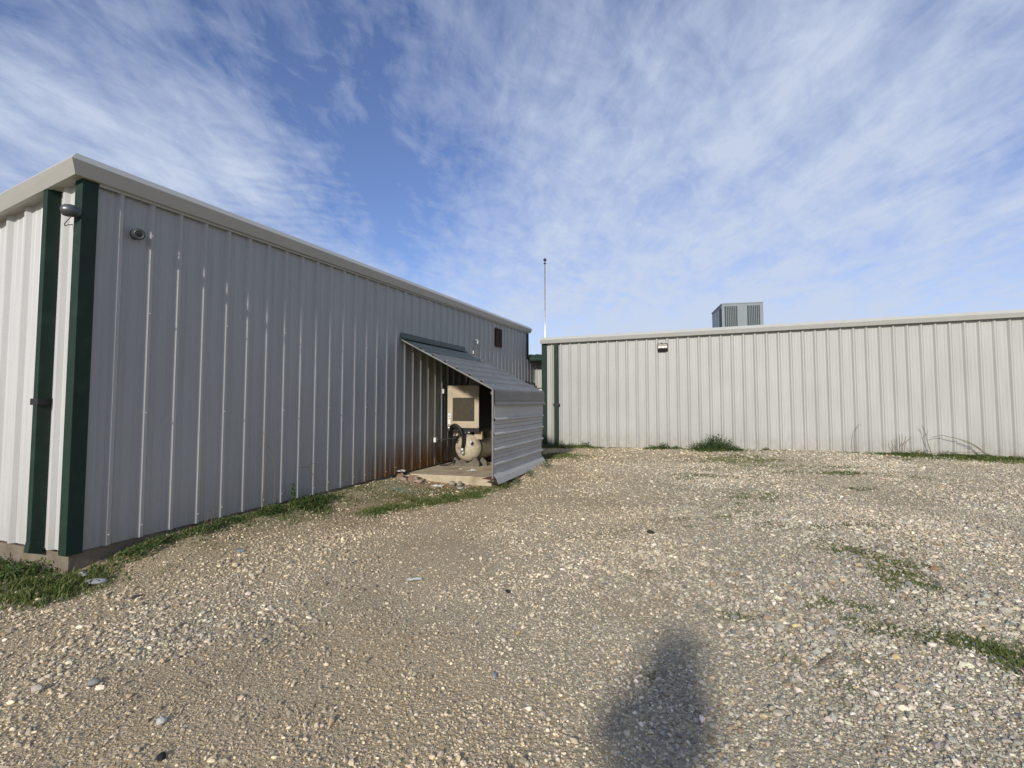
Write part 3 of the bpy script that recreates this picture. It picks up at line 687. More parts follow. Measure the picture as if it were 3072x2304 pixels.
hp = [(.30, SF-.03, .915), (.315, SF-.06, .97), (.36, SF-.09, 1.025), (.43, SF-.10, 1.052), (.50, SF-.10, 1.035), (.565, SF-.10, .975), (.61, SF-.10, .88), (.635, SF-.09, .77), (.632, SF-.08, .66), (.61, SF-.06, .55)]
from mathutils import geometry as _g
def smooth_path(p, n=6):
    out = []
    for i in range(len(p)-1):
        a = Vector(p[i]); d = Vector(p[i+1]); t0 = (d-Vector(p[max(i-1, 0)]))*.5; t1 = (Vector(p[min(i+2, len(p)-1)])-a)*.5
        for k in range(n):
            u = k/n; h1 = 2*u**3-3*u*u+1; h2 = -2*u**3+3*u*u; h3 = u**3-2*u*u+u; h4 = u**3-u*u
            out.append(a*h1+d*h2+t0*h3+t1*h4)
    return out+[Vector(p[-1])]
MB().tube(smooth_path(hp), .032, 12).build('hose', M['black'], cp, smooth=True)
MB().tube([(.612, SF-.065, .56), (.60, SF-.05, .47)], .034, 12).lathe([(0, .045), (.04, .045), (.05, .03)], (.60, SF-.02, .455), (0, -1, .2), 12).build('elbow', M['steel'], cp, smooth=True)
MB().lathe([(0, .04), (.06, .04), (.07, .034), (.10, .034)], (.30, SF-.02, .93), (-.2, -.5, .7), 12).build('elbow', M['steel'], cp, smooth=True)
MB().tube(smooth_path([(.42, SF+.02, .88), (.40, SF-.02, .80), (.41, SF-.01, .72), (.45, SF+.02, .66)]), .014, 8).build('drain_tube', M['steel_dark'], cp)

c = Thing('pipe_fitting', 'small pale pipe fitting on the wall beside the compressor tank', 'pipe', LF, (.05, 9.52, .72))
MB().box(.02, .075, 9.47, 9.55, .68, .78).build('box', M['whitepaint'], c, bevel=.006)
MB().tube([(.07, 9.52, .73), (.25, 9.60, .745), (.46, 9.70, .77)], .013, 8).lathe([(0, .03), (.05, .03), (.06, .015)], (.075, 9.52, .73), (1, .3, 0), 10).build('pipe', M['steel_dark'], c)
tag(MB().tube([LF.w(p) for p in smooth_path([(.05, 9.50, .68), (.045, 9.50, .50), (.06, 9.50, .34), (.10, 9.53, .23), (.18, 9.58, .195), (.30, 9.62, .20), (.38, 9.66, .24), (.42, 9.70, .30)])], .017, 8).build('power_cable', M['steel_dark'], None, smooth=True),
    'dark cable looping from the wall fitting down to the compressor tank', 'cable')
c = Thing('switch_conduit', 'thin electrical conduit with a small pale switch on the wall behind the compressor', 'conduit', LF, (.05, 9.9, .2))
MB().tube([(.05, 9.93, 1.72), (.05, 9.95, .25)], .013, 8).build('pipe', M['steel_dark'], c)
MB().box(.03, .075, 9.83, 9.90, 1.74, 1.84).build('switch_box', M['whitepaint'], c, bevel=.004)
tag(MB().tube([LF.w(p) for p in smooth_path([(.05, 10.3, 2.38), (.35, 10.0, 2.30), (.62, 9.85, 2.42), (.66, 9.85, 2.15), (.62, 9.9, 1.92)])], .02, 8).build('supply_hose', M['black'], None, smooth=True),
    'black hose dropping from the shed roof onto the compressor cabinet', 'hose')

# ================================================================== link between the buildings
lk = Thing('link_building', 'narrow covered link with a green eave between the two metal buildings', 'building', LF, (.3, 16.6, 0))
mb = MB(); ribbed(mb, rib_profile(-.03, .585, .10, .3), lambda a, o, z: (a, 16.64-o, z), .15, 3.06); mb.build('wall', M['siding'], lk)
MB().box(-.01, .60, 15.985, 16.0, 3.02, 3.135).box(.0, .60, 15.99, 16.03, 2.945, 3.018).build('fascia', M['green'], lk)
mb = MB(); mb.prism([(15.99, 3.137), (18.5, 3.30), (18.5, 3.24), (16.035, 3.06)], 0, -.01, .60)
for x in (.06, .29, .52): mb.prism([(15.985, 3.139), (18.5, 3.303), (18.5, 3.325), (15.985, 3.162)], 0, x-.02, x+.02)
mb.build('roof', M['green'], lk)
dr = MB().box(.215, .50, 16.52, 16.56, .2, 1.99).build('door', M['whitepaint'], lk)
MB().lathe([(0, .02), (.04, .02), (.05, .028), (.07, .02)], (.25, 16.52, 1.0), (0, -1, 0), 10).build('handle', M['steel'], dr)
MB().box(.175, .213, 16.50, 16.57, .15, 2.03).box(.213, .52, 16.50, 16.57, 1.995, 2.03).build('door_frame', M['steel_dark'], lk)

# ================================================================== building at the back
U0, U1 = -4.578, 15.
topR = lambda u: 3.668+.0149*(u+4.63)
br = Thing('metal_building', 'sunlit cream metal building across the back with a green downspout at its left end', 'building', RF, (U0, 0, 0))
mb = MB(); ribbed(mb, rib_profile(U0, U1, -3.66, .3055, .044, True, .052), lambda a, o, z: (a, -o, z), .112, lambda u: topR(u)-.11); mb.build('front_wall', M['siding_back'], br)
mb = MB(); ribbed(mb, rib_profile(0, 12, .2, .3055), lambda a, o, z: (U0-o, a, z), .112, lambda d: 3.55); mb.build('side_wall', M['siding'], br)
MB().box(U0, U1, 11.98, 12.0, .11, 3.6).box(U1-.02, U1, 0, 11.97, .11, 3.8).build('rear_wall', M['siding'], br)
MB().add([(U0-.03, -.02, topR(U0)-.04), (U1, -.02, topR(U1)-.04), (U1, 12.1, topR(U1)-.02), (U0-.03, 12.1, topR(U0)-.02)], [(0, 1, 2, 3)]).build('roof', M['roof'], br)
prof = [(-.06, 0), (.145, 0), (.195, -.085), (.145, -.195), (.05, -.195)]
mb = MB(); mb.loft([[(u, -o, topR(u)+dz) for o, dz in prof] for u in (U0-.055, -.55, 2.16, 6., U1)]); et = mb.build('eave_trim', M['trim'], br)
for u in (-.93, 1.02):
    MB().loft([[(u+e, -.049, topR(u)-.199), (u+e, -.148, topR(u)-.199), (u+e, -.200, topR(u)-.085), (u+e, -.148, topR(u)+.003), (u+e, .05, topR(u)+.003)] for e in (-.012, .012)]).build('joint_cover', M['trim'], et)
pl = [(U0-.04, -.048), (-4.44, -.048), (-4.44, .0), (U0-.0345, .0), (U0-.0345, .13), (U0-.04, .13)]
MB().prism(pl, 2, .10, topR(U0)-.198).build('corner_trim', M['green'], br)
mb = MB(); mb.box(-4.172, -4.040, -.135, -.036, .20, topR(-4.1)-.198)
mb.loft([[(-4.172, -.036, .20), (-4.040, -.036, .20), (-4.040, -.135, .20), (-4.172, -.135, .20)], [(-4.172, -.10, .10), (-4.040, -.10, .10), (-4.040, -.22, .13), (-4.172, -.22, .13)]])
ds = mb.build('downspout', M['green'], br, bevel=.004)
MB().box(-4.215, -3.997, -.141, -.1355, 1.43, 1.485).box(-4.215, -4.173, -.1353, -.034, 1.43, 1.485).box(-4.039, -3.997, -.1353, -.034, 1.43, 1.485).build('strap', M['steel_dark'], ds)
MB().box(U0, U1, .012, 11.9, -.35, .108).build('foundation', M['footing'], br)

wl_ = Thing('wall_light', 'dark bronze floodlight box below the eave of the cream building', 'light', RF, (-.73, 0, 3.1))
mb = MB(); mb.box(-.885, -.58, -.05, -.030, 3.095, 3.345)
mb.prism([(-.05, 3.345), (-.155, 3.335), (-.155, 3.315), (-.05, 3.325)], 0, -.885, -.58)
mb.prism([(-.05, 3.095), (-.085, 3.095), (-.155, 3.165), (-.155, 3.195), (-.05, 3.195)], 0, -.885, -.58)
for x in (-.885, -.602): mb.prism([(-.05, 3.194), (-.155, 3.194), (-.155, 3.316), (-.05, 3.326)], 0, x, x+.022)
mb.build('housing', M['bronze'], wl_)
MB().prism([(-.0502, 3.197), (-.148, 3.197), (-.135, 3.25), (-.148, 3.313), (-.0502, 3.322)], 0, -.861, -.604).build('lens', M['glass_lens'], wl_)
MB().tube([(-.76, -.04, 3.346), (-.76, -.04, 3.372)], .018, 8).build('photocell', M['steel_dark'], wl_)

# rooftop unit
AF = Frame(7.72, 18.0, -12.4)
zb = 4.05
ac = Thing('rooftop_unit', 'grey louvred air conditioning unit standing on the cream building roof', 'air conditioner', AF, (.7, 1.0, 3.74))
MB().box(.012, 1.388, .012, 2.03, zb, 5.12).build('case', M['ac'], ac)
MB().box(-.012, 1.412, -.012, 2.055, 5.122, 5.155).build('top_panel', M['ac'], ac)
MB().box(.1, .2, .1, 1.9, 3.6, zb-.002).box(1.2, 1.3, .1, 1.9, 3.6, zb-.002).build('stand', M['steel_dark'], ac)
MB().box(0, .09, -.0, .011, zb, 5.12).box(.53, .86, 0, .011, zb, 5.12).box(1.29, 1.40, 0, .011, zb, 5.12).box(.0905, .5295, 0, .011, 5.04, 5.12).box(.8605, 1.2895, 0, .011, 5.04, 5.12).build('front_frame', M['ac'], ac)
for a in (.09, .86):
    wd = .44 if a < .5 else .43
    g = MB().box(a+.001, a+wd-.001, .005, .0115, zb, 5.04).build('grille', M['ac_dark'], ac)
    mb = MB()
    for k in range(6):
        xx = a+.058+k*wd/7.; mb.box(xx, xx+.016, -.002, .0045, zb, 5.039)
    mb.build('slats', M['ac'], g)
MB().box(.003, .0115, .10, .52, zb+.02, 5.02).build('side_grille', M['ac_dark'], ac)
for yy in (.66, 1.28): MB().box(.004, .0115, yy, yy+.04, zb, 5.11).build('side_seam', M['ac'], ac)

fp = Thing('flagpole', 'bare slim flagpole with a ball on top behind the cream building', 'flagpole', WORLD, (1.69, 25.0, .05))
MB().tube([(1.69, 25, .0), (1.69, 25, 4.), (1.69, 25, 8.62)], .062, 12, r1=.036).build('pole', M['steel'], fp, smooth=True)
MB().lathe([(-.085, .004), (-.075, .04), (-.045, .07), (0, .085), (.045, .07), (.075, .04), (.085, .004)], (1.69, 25, 8.80), (0, 0, 1), 20).build('ball', M['bronze'], fp, smooth=True)
MB().lathe([(0, .03), (.0, .07), (.04, .07), (.05, .02), (.12, .018)], (1.69, 25, 8.60), (0, 0, 1), 14).build('truck', M['steel_dark'], fp)
MB().box(1.63, 1.75, 24.93, 24.945, 1.2, 1.26).build('cleat', M['steel'], fp)
MB().tube([(1.765, 24.96, 1.2), (1.75, 24.97, 8.60)], .006, 5).build('halyard', M['whitepaint'], fp)

# ================================================================== weeds
def leaves(mb_list, c, rad, n, size, seed, flat=.6):
    rg = np.random.default_rng(seed)
    th = rg.uniform(0, 2*np.pi, n); rr = np.sqrt(rg.random(n)); zz = rg.random(n)
    lump = .65+.5*np.sin(th*3+seed)*np.sin(th*5+1.3*seed)*.5+.35*rg.random(n)
    x = c[0]+rad[0]*rr*np.cos(th)*lump; y = c[1]+rad[1]*rr*np.sin(th)*lump
    z = c[2]+rad[2]*zz*np.clip(1.05-rr**2*.75, .1, 1)*(.7+.5*lump*rg.random(n))
    a = rg.uniform(0, 2*np.pi, n); t = rg.uniform(-.9, .9, n); s = size*rg.uniform(.5, 1.3, n)
    d = np.stack([np.cos(a)*np.cos(t), np.sin(a)*np.cos(t), np.sin(t)], -1); p = np.stack([-np.sin(a), np.cos(a), rg.normal(0, .4, n)], -1)
    o = np.stack([x, y, z], -1)
    mb_list.append((o, d*s[:, None], p*(s*.32)[:, None], np.clip(rg.normal(.4, .25, n)+.25*(zz-.5), 0, 1)))
def leaf_obj(name, lst, parent, base):
    O = np.concatenate([l[0] for l in lst])-np.array(base); D = np.concatenate([l[1] for l in lst]); Pp = np.concatenate([l[2] for l in lst]); rv = np.concatenate([l[3] for l in lst])
    n = len(O); V = np.empty((n, 4, 3)); V[:, 0] = O; V[:, 1] = O+D*.5+Pp; V[:, 2] = O+D; V[:, 3] = O+D*.5-Pp
    T = np.array([[0, 1, 2, 3]])[None].repeat(n, 0).reshape(n, 4)+(np.arange(n)*4)[:, None]
    C = np.repeat(np.stack([rv, rv, rv, np.ones(n)], -1), 4, 0)
    o = raw_mesh(name, V.reshape(-1, 3), T, 4, C, 'rnd', M['weed']); o.parent = parent; return o
def weed(label, pts, seed, leaf=.035, group=None):
    """pts: (x, y, rx, ry, height, leaves) clumps in world metres"""
    bx, by = pts[0][0], pts[0][1]; bz = float(gz(bx, by))
    t = Thing('weed_clump', label, 'weed', WORLD, (bx, by, bz), group)
    l = []; rg = random.Random(seed)
    for k, (x, y, rx, ry, h, n) in enumerate(pts):
        mb = MB(); z = float(gz(x, y)); leaves(l, (x, y, z), (rx, ry, h), n, leaf, seed+k)
        for j in range(max(5, n//90)):
            a = rg.uniform(0, 6.28); q = rg.uniform(.1, .8)
            mb.tube([(x, y, z-.01), (x+rx*q*.5*math.cos(a), y+ry*q*.5*math.sin(a), z+h*.5), (x+rx*q*math.cos(a), y+ry*q*math.sin(a), z+h*rg.uniform(.7, 1.05))], .004, 5, r1=.0015)
        mb.build('stems', M['stalk'], t)
    leaf_obj('leaves', l, t.o, (bx, by, bz))
    return t
def rw(u, w): p = RF.w((u, -w, 0)); return p.x, p.y
def lw(w, s): p = LF.w((w, s, 0)); return p.x, p.y
weed('bushy green weed, the tallest clump against the cream wall, right of the floodlight',
     [(*rw(.68, .33), .40, .28, .50, 1700), (*rw(.30, .36), .36, .28, .30, 900), (*rw(1.0, .38), .3, .3, .36, 800), (*rw(1.2, .5), .3, .3, .14, 400), (*rw(.55, .65), .5, .3, .12, 500)], 3, .045)
weed('low green weed clump against the cream wall below the floodlight', [(*rw(-.75, .2), .28, .16, .19, 420), (*rw(-1.1, .22), .2, .15, .12, 220), (*rw(-.4, .22), .2, .15, .12, 200)], 21, .04)
weed('green weed clump beside the downspout foot of the cream building', [(*rw(-3.15, .2), .25, .18, .22, 380), (*rw(-3.55, .22), .3, .18, .15, 320), (*rw(-3.9, .25), .2, .15, .26, 160)], 33, .04)
weed('dark weeds in the gap corner behind the shed, at the corner trim', [(*rw(-4.5, .35), .3, .25, .3, 500), (*rw(-4.3, .7), .35, .3, .2, 420)], 35, .04)
weed('small weed sprig on the gravel edge by the cream wall, right of the bushy clump', [(*rw(2.02, .28), .14, .1, .10, 130)], 39, .035)
weed('thin row of weeds under the arched dead stem at the cream wall', [(*rw(5.55, .22), .5, .15, .20, 320), (*rw(6.15, .22), .4, .15, .16, 280), (*rw(6.8, .3), .5, .2, .13, 260), (*rw(5.2, .25), .4, .15, .09, 160)], 43, .035)
weed('weeds along the foot of the cream wall at the right edge of the view', [(*rw(7.6, .3), .5, .2, .13, 260), (*rw(8.5, .3), .6, .2, .16, 320)], 47, .035)
weed('lush weeds around the near corner of the long building', [(*lw(-.35, 2.72), .35, .18, .14, 420), (*lw(-.95, 2.62), .45, .22, .17, 600), (*lw(-.8, 2.25), .5, .3, .12, 600), (*lw(-1.6, 2.4), .5, .3, .16, 600)], 51, .035)
weed('green weeds along the long wall between the near corner and the dead stalks', [(*lw(.18, 3.55), .14, .5, .09, 420), (*lw(.2, 4.2), .14, .45, .09, 320)], 57, .03)
weed('bright green weeds at the foot of the tall dead stalks on the long wall', [(*lw(.2, 4.95), .16, .3, .13, 380), (*lw(.28, 5.55), .22, .4, .16, 700), (*lw(.2, 5.95), .15, .2, .12, 240)], 61, .03)
weed('sparse weeds growing along the bottom of the shed side sheet', [(*lw(2.13, 8.35), .05, .12, .16, 90), (*lw(2.15, 8.9), .08, .3, .16, 170), (*lw(2.2, 9.6), .1, .4, .12, 200), (*lw(2.25, 10.5), .15, .4, .14, 260)], 67, .025)
# single upright weed with leaves up its stem
bx, by = lw(.12, 5.395); t = Thing('upright_weed', 'single upright leafy weed standing against the long wall beside the dead stalks', 'weed', WORLD, (bx, by, .05))
MB().tube([(bx, by, .05), (bx+.01, by, .42)], .006, 5, r1=.003).build('stem', M['weed'], t)
l = []
for k in range(7): leaves(l, (bx+.004, by, .20+k*.034), (.035, .035, .03), 9, .045, 70+k)
leaf_obj('leaves', l, t.o, (bx, by, .05))

def stalk(label, paths, frame, base, r=.006, r1=.002, group=None):
    t = Thing('dead_stalk', label, 'dead plant', frame, base)
    for k, p in enumerate(paths):
        MB().tube(smooth_path(p, 5), r if k == 0 else r*.7, 6, r1=r1).build('stem' if k == 0 else 'side_shoot', M['stalk'], t, smooth=True)
stalk('tall bent dead stalk leaning on the long wall, the tallest there', [[(.15, 5.04, .05), (.15, 5.05, .65), (.12, 4.99, .93), (.07, 4.89, 1.22)], [(.12, 4.98, .95), (.13, 4.94, 1.0), (.12, 4.90, 1.02)]], LF, (.15, 5.04, .05), .0055)
stalk('shorter dead stalk left of the tall bent one on the long wall', [[(.12, 4.865, .05), (.12, 4.91, .60), (.10, 4.95, .87)]], LF, (.12, 4.865, .05), .005)
stalk('hooked dead stalk against the long wall toward the shed', [[(.30, 5.92, .02), (.3, 5.79, .29), (.28, 5.52, .64), (.28, 5.51, .68)], [(.28, 5.51, .67), (.26, 5.6, .69), (.24, 5.69, .68)], [(.28, 5.51, .66), (.28, 5.42, .66), (.28, 5.36, .67)]], LF, (.3, 5.92, .02), .006)
stalk('low tangle of thin dead stems at the long wall near the corner', [[(.2, 4.13, .05), (.2, 4.11, .31), (.22, 4.06, .33), (.22, 4.05, .22)], [(.18, 4.23, .06), (.17, 4.22, .3), (.16, 4.21, .48)], [(.2, 4.18, .06), (.18, 4.16, .3), (.17, 4.15, .46)], [(.25, 3.95, .06), (.25, 4.0, .25), (.25, 4.12, .3)]], LF, (.2, 4.13, .05), .004)
stalk('hooked pale dead stalk at the cream wall, leftmost of the stalks there', [[(4.17, -.2, .1), (4.165, -.2, .54), (4.20, -.2, .77), (4.28, -.2, .93), (4.345, -.2, .905)]], RF, (4.17, -.2, .1), .008, .004)
stalk('cluster of brown seed stalks standing at the cream wall', [[(5.23, -.2, .12), (5.23, -.2, .41), (5.24, -.2, .72)], [(5.08, -.2, .12), (5.08, -.2, .36), (5.08, -.18, .58)], [(5.25, -.22, .14), (5.29, -.2, .41), (5.33, -.2, .52), (5.46, -.2, .64)], [(5.17, -.2, .13), (5.18, -.2, .47), (5.18, -.2, .68)], [(5.08, -.2, .3), (5.02, -.2, .42), (5.0, -.2, .55)], [(5.2, -.2, .15), (5.13, -.2, .3), (5.06, -.2, .42)], [(5.24, -.2, .4), (5.30, -.2, .55), (5.31, -.2, .66)]], RF, (5.2, -.2, .12), .011, .004)
stalk('leaning forked dead stalk at the cream wall beside the arched stem', [[(5.86, -.2, .18), (5.79, -.2, .47), (5.73, -.2, .78), (5.70, -.2, .93)], [(5.76, -.2, .68), (5.79, -.2, .76), (5.80, -.2, .82)], [(5.73, -.2, .8), (5.68, -.2, .9), (5.66, -.2, .95)]], RF, (5.86, -.2, .18), .009, .003)
stalk('long dead stem arching over to the left in front of the cream wall', [[(7.02, -.22, .16), (6.84, -.22, .37), (6.68, -.22, .5), (6.45, -.22, .6), (6.1, -.22, .685), (5.96, -.2, .665), (5.86, -.2, .63)], [(6.95, -.22, .25), (6.72, -.24, .44), (6.45, -.24, .58)]], RF, (7.02, -.22, .16), .011, .005)
stalk('dead stem lying low and flat below the arched stem', [[(7.0, -.3, .22), (6.9, -.3, .285), (6.5, -.3, .285), (6.12, -.3, .275), (5.83, -.3, .235)]], RF, (7.0, -.3, .22), .007, .004)

# ================================================================== loose stones and litter
V_, F_ = ico()
def rock(label, x, y, r, c, seed, flat=.55, name='stone', cat='stone', sink=.3, z=None):
    r = tuple(k*.72 for k in r); c = tuple(k*.85 for k in c)
    rg = np.random.default_rng(seed)
    bm = bmesh.new(); bmesh.ops.create_icosphere(bm, subdivisions=2, radius=1)
    ph = rg.uniform(0, 6.28, 6)
    for v in bm.verts:
        p = v.co.copy(); k = 1+.13*math.sin(2.3*p.x+ph[0])+.12*math.sin(3.1*p.y+ph[1])+.1*math.sin(2.7*p.z+1.9*p.x+ph[2])+.04*rg.normal()
        v.co = Vector((p.x*k*r[0], p.y*k*r[1], p.z*k*r[2]))
    me = bpy.data.meshes.new(name); bm.to_mesh(me); bm.free()
    me.materials.append(mat('stone_'+str(seed), c, .85, var=.2, scale=30, bump=.4, bscale=60))
    o = bpy.data.objects.new(name, me); col.objects.link(o)
    o.location = (x, y, (float(gz(x, y)) if z is None else z)+r[2]*(1-sink)); o.rotation_euler = (0, 0, rg.uniform(0, 6.28)); tag(o, label, cat)
    return o
rock('flat yellow pebble alone in the middle of the gravel', .04, 3.43, (.034, .024, .014), (.56, .42, .2), 101)
rock('black angular stone in the near left gravel', -1.54, 2.25, (.032, .022, .018), (.015, .017, .02), 102)
rock('pale grey stone by the black angular stone', -1.70, 2.48, (.032, .026, .022), (.62, .6, .53), 103)
rock('large tan stone in the near right gravel', 1.33, 2.55, (.036, .028, .022), (.56, .48, .36), 104)
rock('orange brown stone beyond the right grass streak', 3.93, 4.68, (.06, .04, .03), (.40, .23, .10), 105)
rock('bright yellow stone between the right grass patches', 2.36, 3.12, (.035, .026, .022), (.62, .50, .24), 106)
rock('rounded cream stone at the left edge of the gravel', -2.58, 2.76, (.042, .034, .028), (.5, .45, .36), 107)
rock('rounded grey stone beside the cream one at the left', -2.33, 2.83, (.04, .034, .028), (.34, .33, .3), 108)
rock('long flat greenish stone lying in the mid gravel', -.10, 2.90, (.046, .018, .012), (.3, .34, .32), 109)
rock('jagged pale rock leaning on the front of the concrete pad', -1.08, 9.20, (.12, .08, .075), (.36, .32, .24), 110)
rock('rounded rock by the concrete pad, right of the jagged one', -.96, 9.17, (.10, .075, .075), (.33, .29, .21), 111)
rock('light slab of rock lying in the grass before the pad', -.92, 8.92, (.10, .07, .028), (.48, .47, .42), 112)
rock('grey flat rock among the stones at the near building corner', -3.62, 4.37, (.12, .07, .035), (.36, .36, .36), 113)
rock('white stone among the stones at the near building corner', -3.85, 4.52, (.09, .05, .03), (.6, .58, .52), 114)
rock('dark clod lying in the middle of the gravel', -.03, 4.15, (.05, .025, .018), (.03, .027, .025), 115, name='clod', cat='clod')
rock('long dark clod near the faint mid-right grass', 1.66, 6.02, (.12, .05, .025), (.05, .04, .03), 116, name='clod', cat='clod')
rock('dark brown flat stone in the left gravel by the weeds', -3.05, 4.10, (.06, .04, .018), (.09, .075, .06), 117)
rock('blue grey flat stone in the left gravel under the long wall', -2.85, 5.25, (.08, .04, .02), (.2, .25, .26), 118)
def crumple(name, label, cat, x, y, z, lx, ly, h, m, seed, yaw=0, nx=12, ny=8):
    rg = np.random.default_rng(seed); bm = bmesh.new()
    hh = rg.random((nx+1, ny+1)); g = []
    for i in range(nx+1):
        for j in range(ny+1):
            u, v = i/nx-.5, j/ny-.5; e = max(0, 1-4*max(abs(u), abs(v))**2*.9)
            edge = 1+.12*math.sin(i*1.7+seed)+.1*math.sin(j*2.3)
            g.append(bm.verts.new((u*lx*edge+rg.normal(0, lx*.012), v*ly*edge+rg.normal(0, ly*.012), h*(.25*hh[i, j]+.75*e*hh[i, j]**.5*(.6+.4*math.sin(i*.9+j*.7+seed))))))
    for i in range(nx):
        for j in range(ny): bm.faces.new((g[i*(ny+1)+j], g[(i+1)*(ny+1)+j], g[(i+1)*(ny+1)+j+1], g[i*(ny+1)+j+1]))
    me = bpy.data.meshes.new(name); bm.to_mesh(me); bm.free(); me.materials.append(m)
    o = bpy.data.objects.new(name, me); col.objects.link(o); o.location = (x, y, z); o.rotation_euler = (0, 0, yaw)
    s = o.modifiers.new('thick', 'SOLIDIFY'); s.thickness = .002
    tag(o, label, cat); return o
crumple('sheet_debris', 'crumpled rusty brown sheet lying at the left corner of the concrete pad', 'debris', -2.06, 9.40, .055, .72, .34, .19, M['rust'], 5, R(-6), 16, 9)
crumple('paper_scrap', 'white scrap on top of the rusty debris by the concrete pad', 'litter', -2.16, 9.50, .235, .24, .16, .05, M['paper'], 8, R(10))
crumple('paper_scrap', 'torn white scrap lying alone on the gravel left of centre', 'litter', -.86, 4.45, float(gz(-.86, 4.45))+.012, .13, .05, .02, M['paper'], 9, R(15))
crumple('paper_scrap', 'crumpled pale wrapper on the concrete pad near the shed post', 'litter', -.80, 9.98, .172, .19, .10, .045, M['paper'], 12, R(20))
crumple('paper_scrap', 'small white scrap on the concrete pad under the tank', 'litter', -1.05, 10.2, .172, .06, .05, .03, M['paper'], 13, R(40))
crumple('paper_scrap', 'white litter flattened in the grass before the concrete pad', 'litter', -1.36, 9.05, float(gz(-1.36, 9.05))+.01, .20, .09, .05, M['paper'], 14, R(-5))
crumple('paper_scrap', 'small white scrap at the foot of the cream wall', 'litter', *rw(-2.45, .22), .115, .12, .08, .05, M['paper'], 15, R(0))
tag(MB().tube([(1.80, 2.98, .03), (1.92, 3.05, .045), (2.02, 3.13, .04)], .006, 6, r1=.003).build('twig', M['stalk']), 'thin dry twig on the right-hand gravel', 'twig')

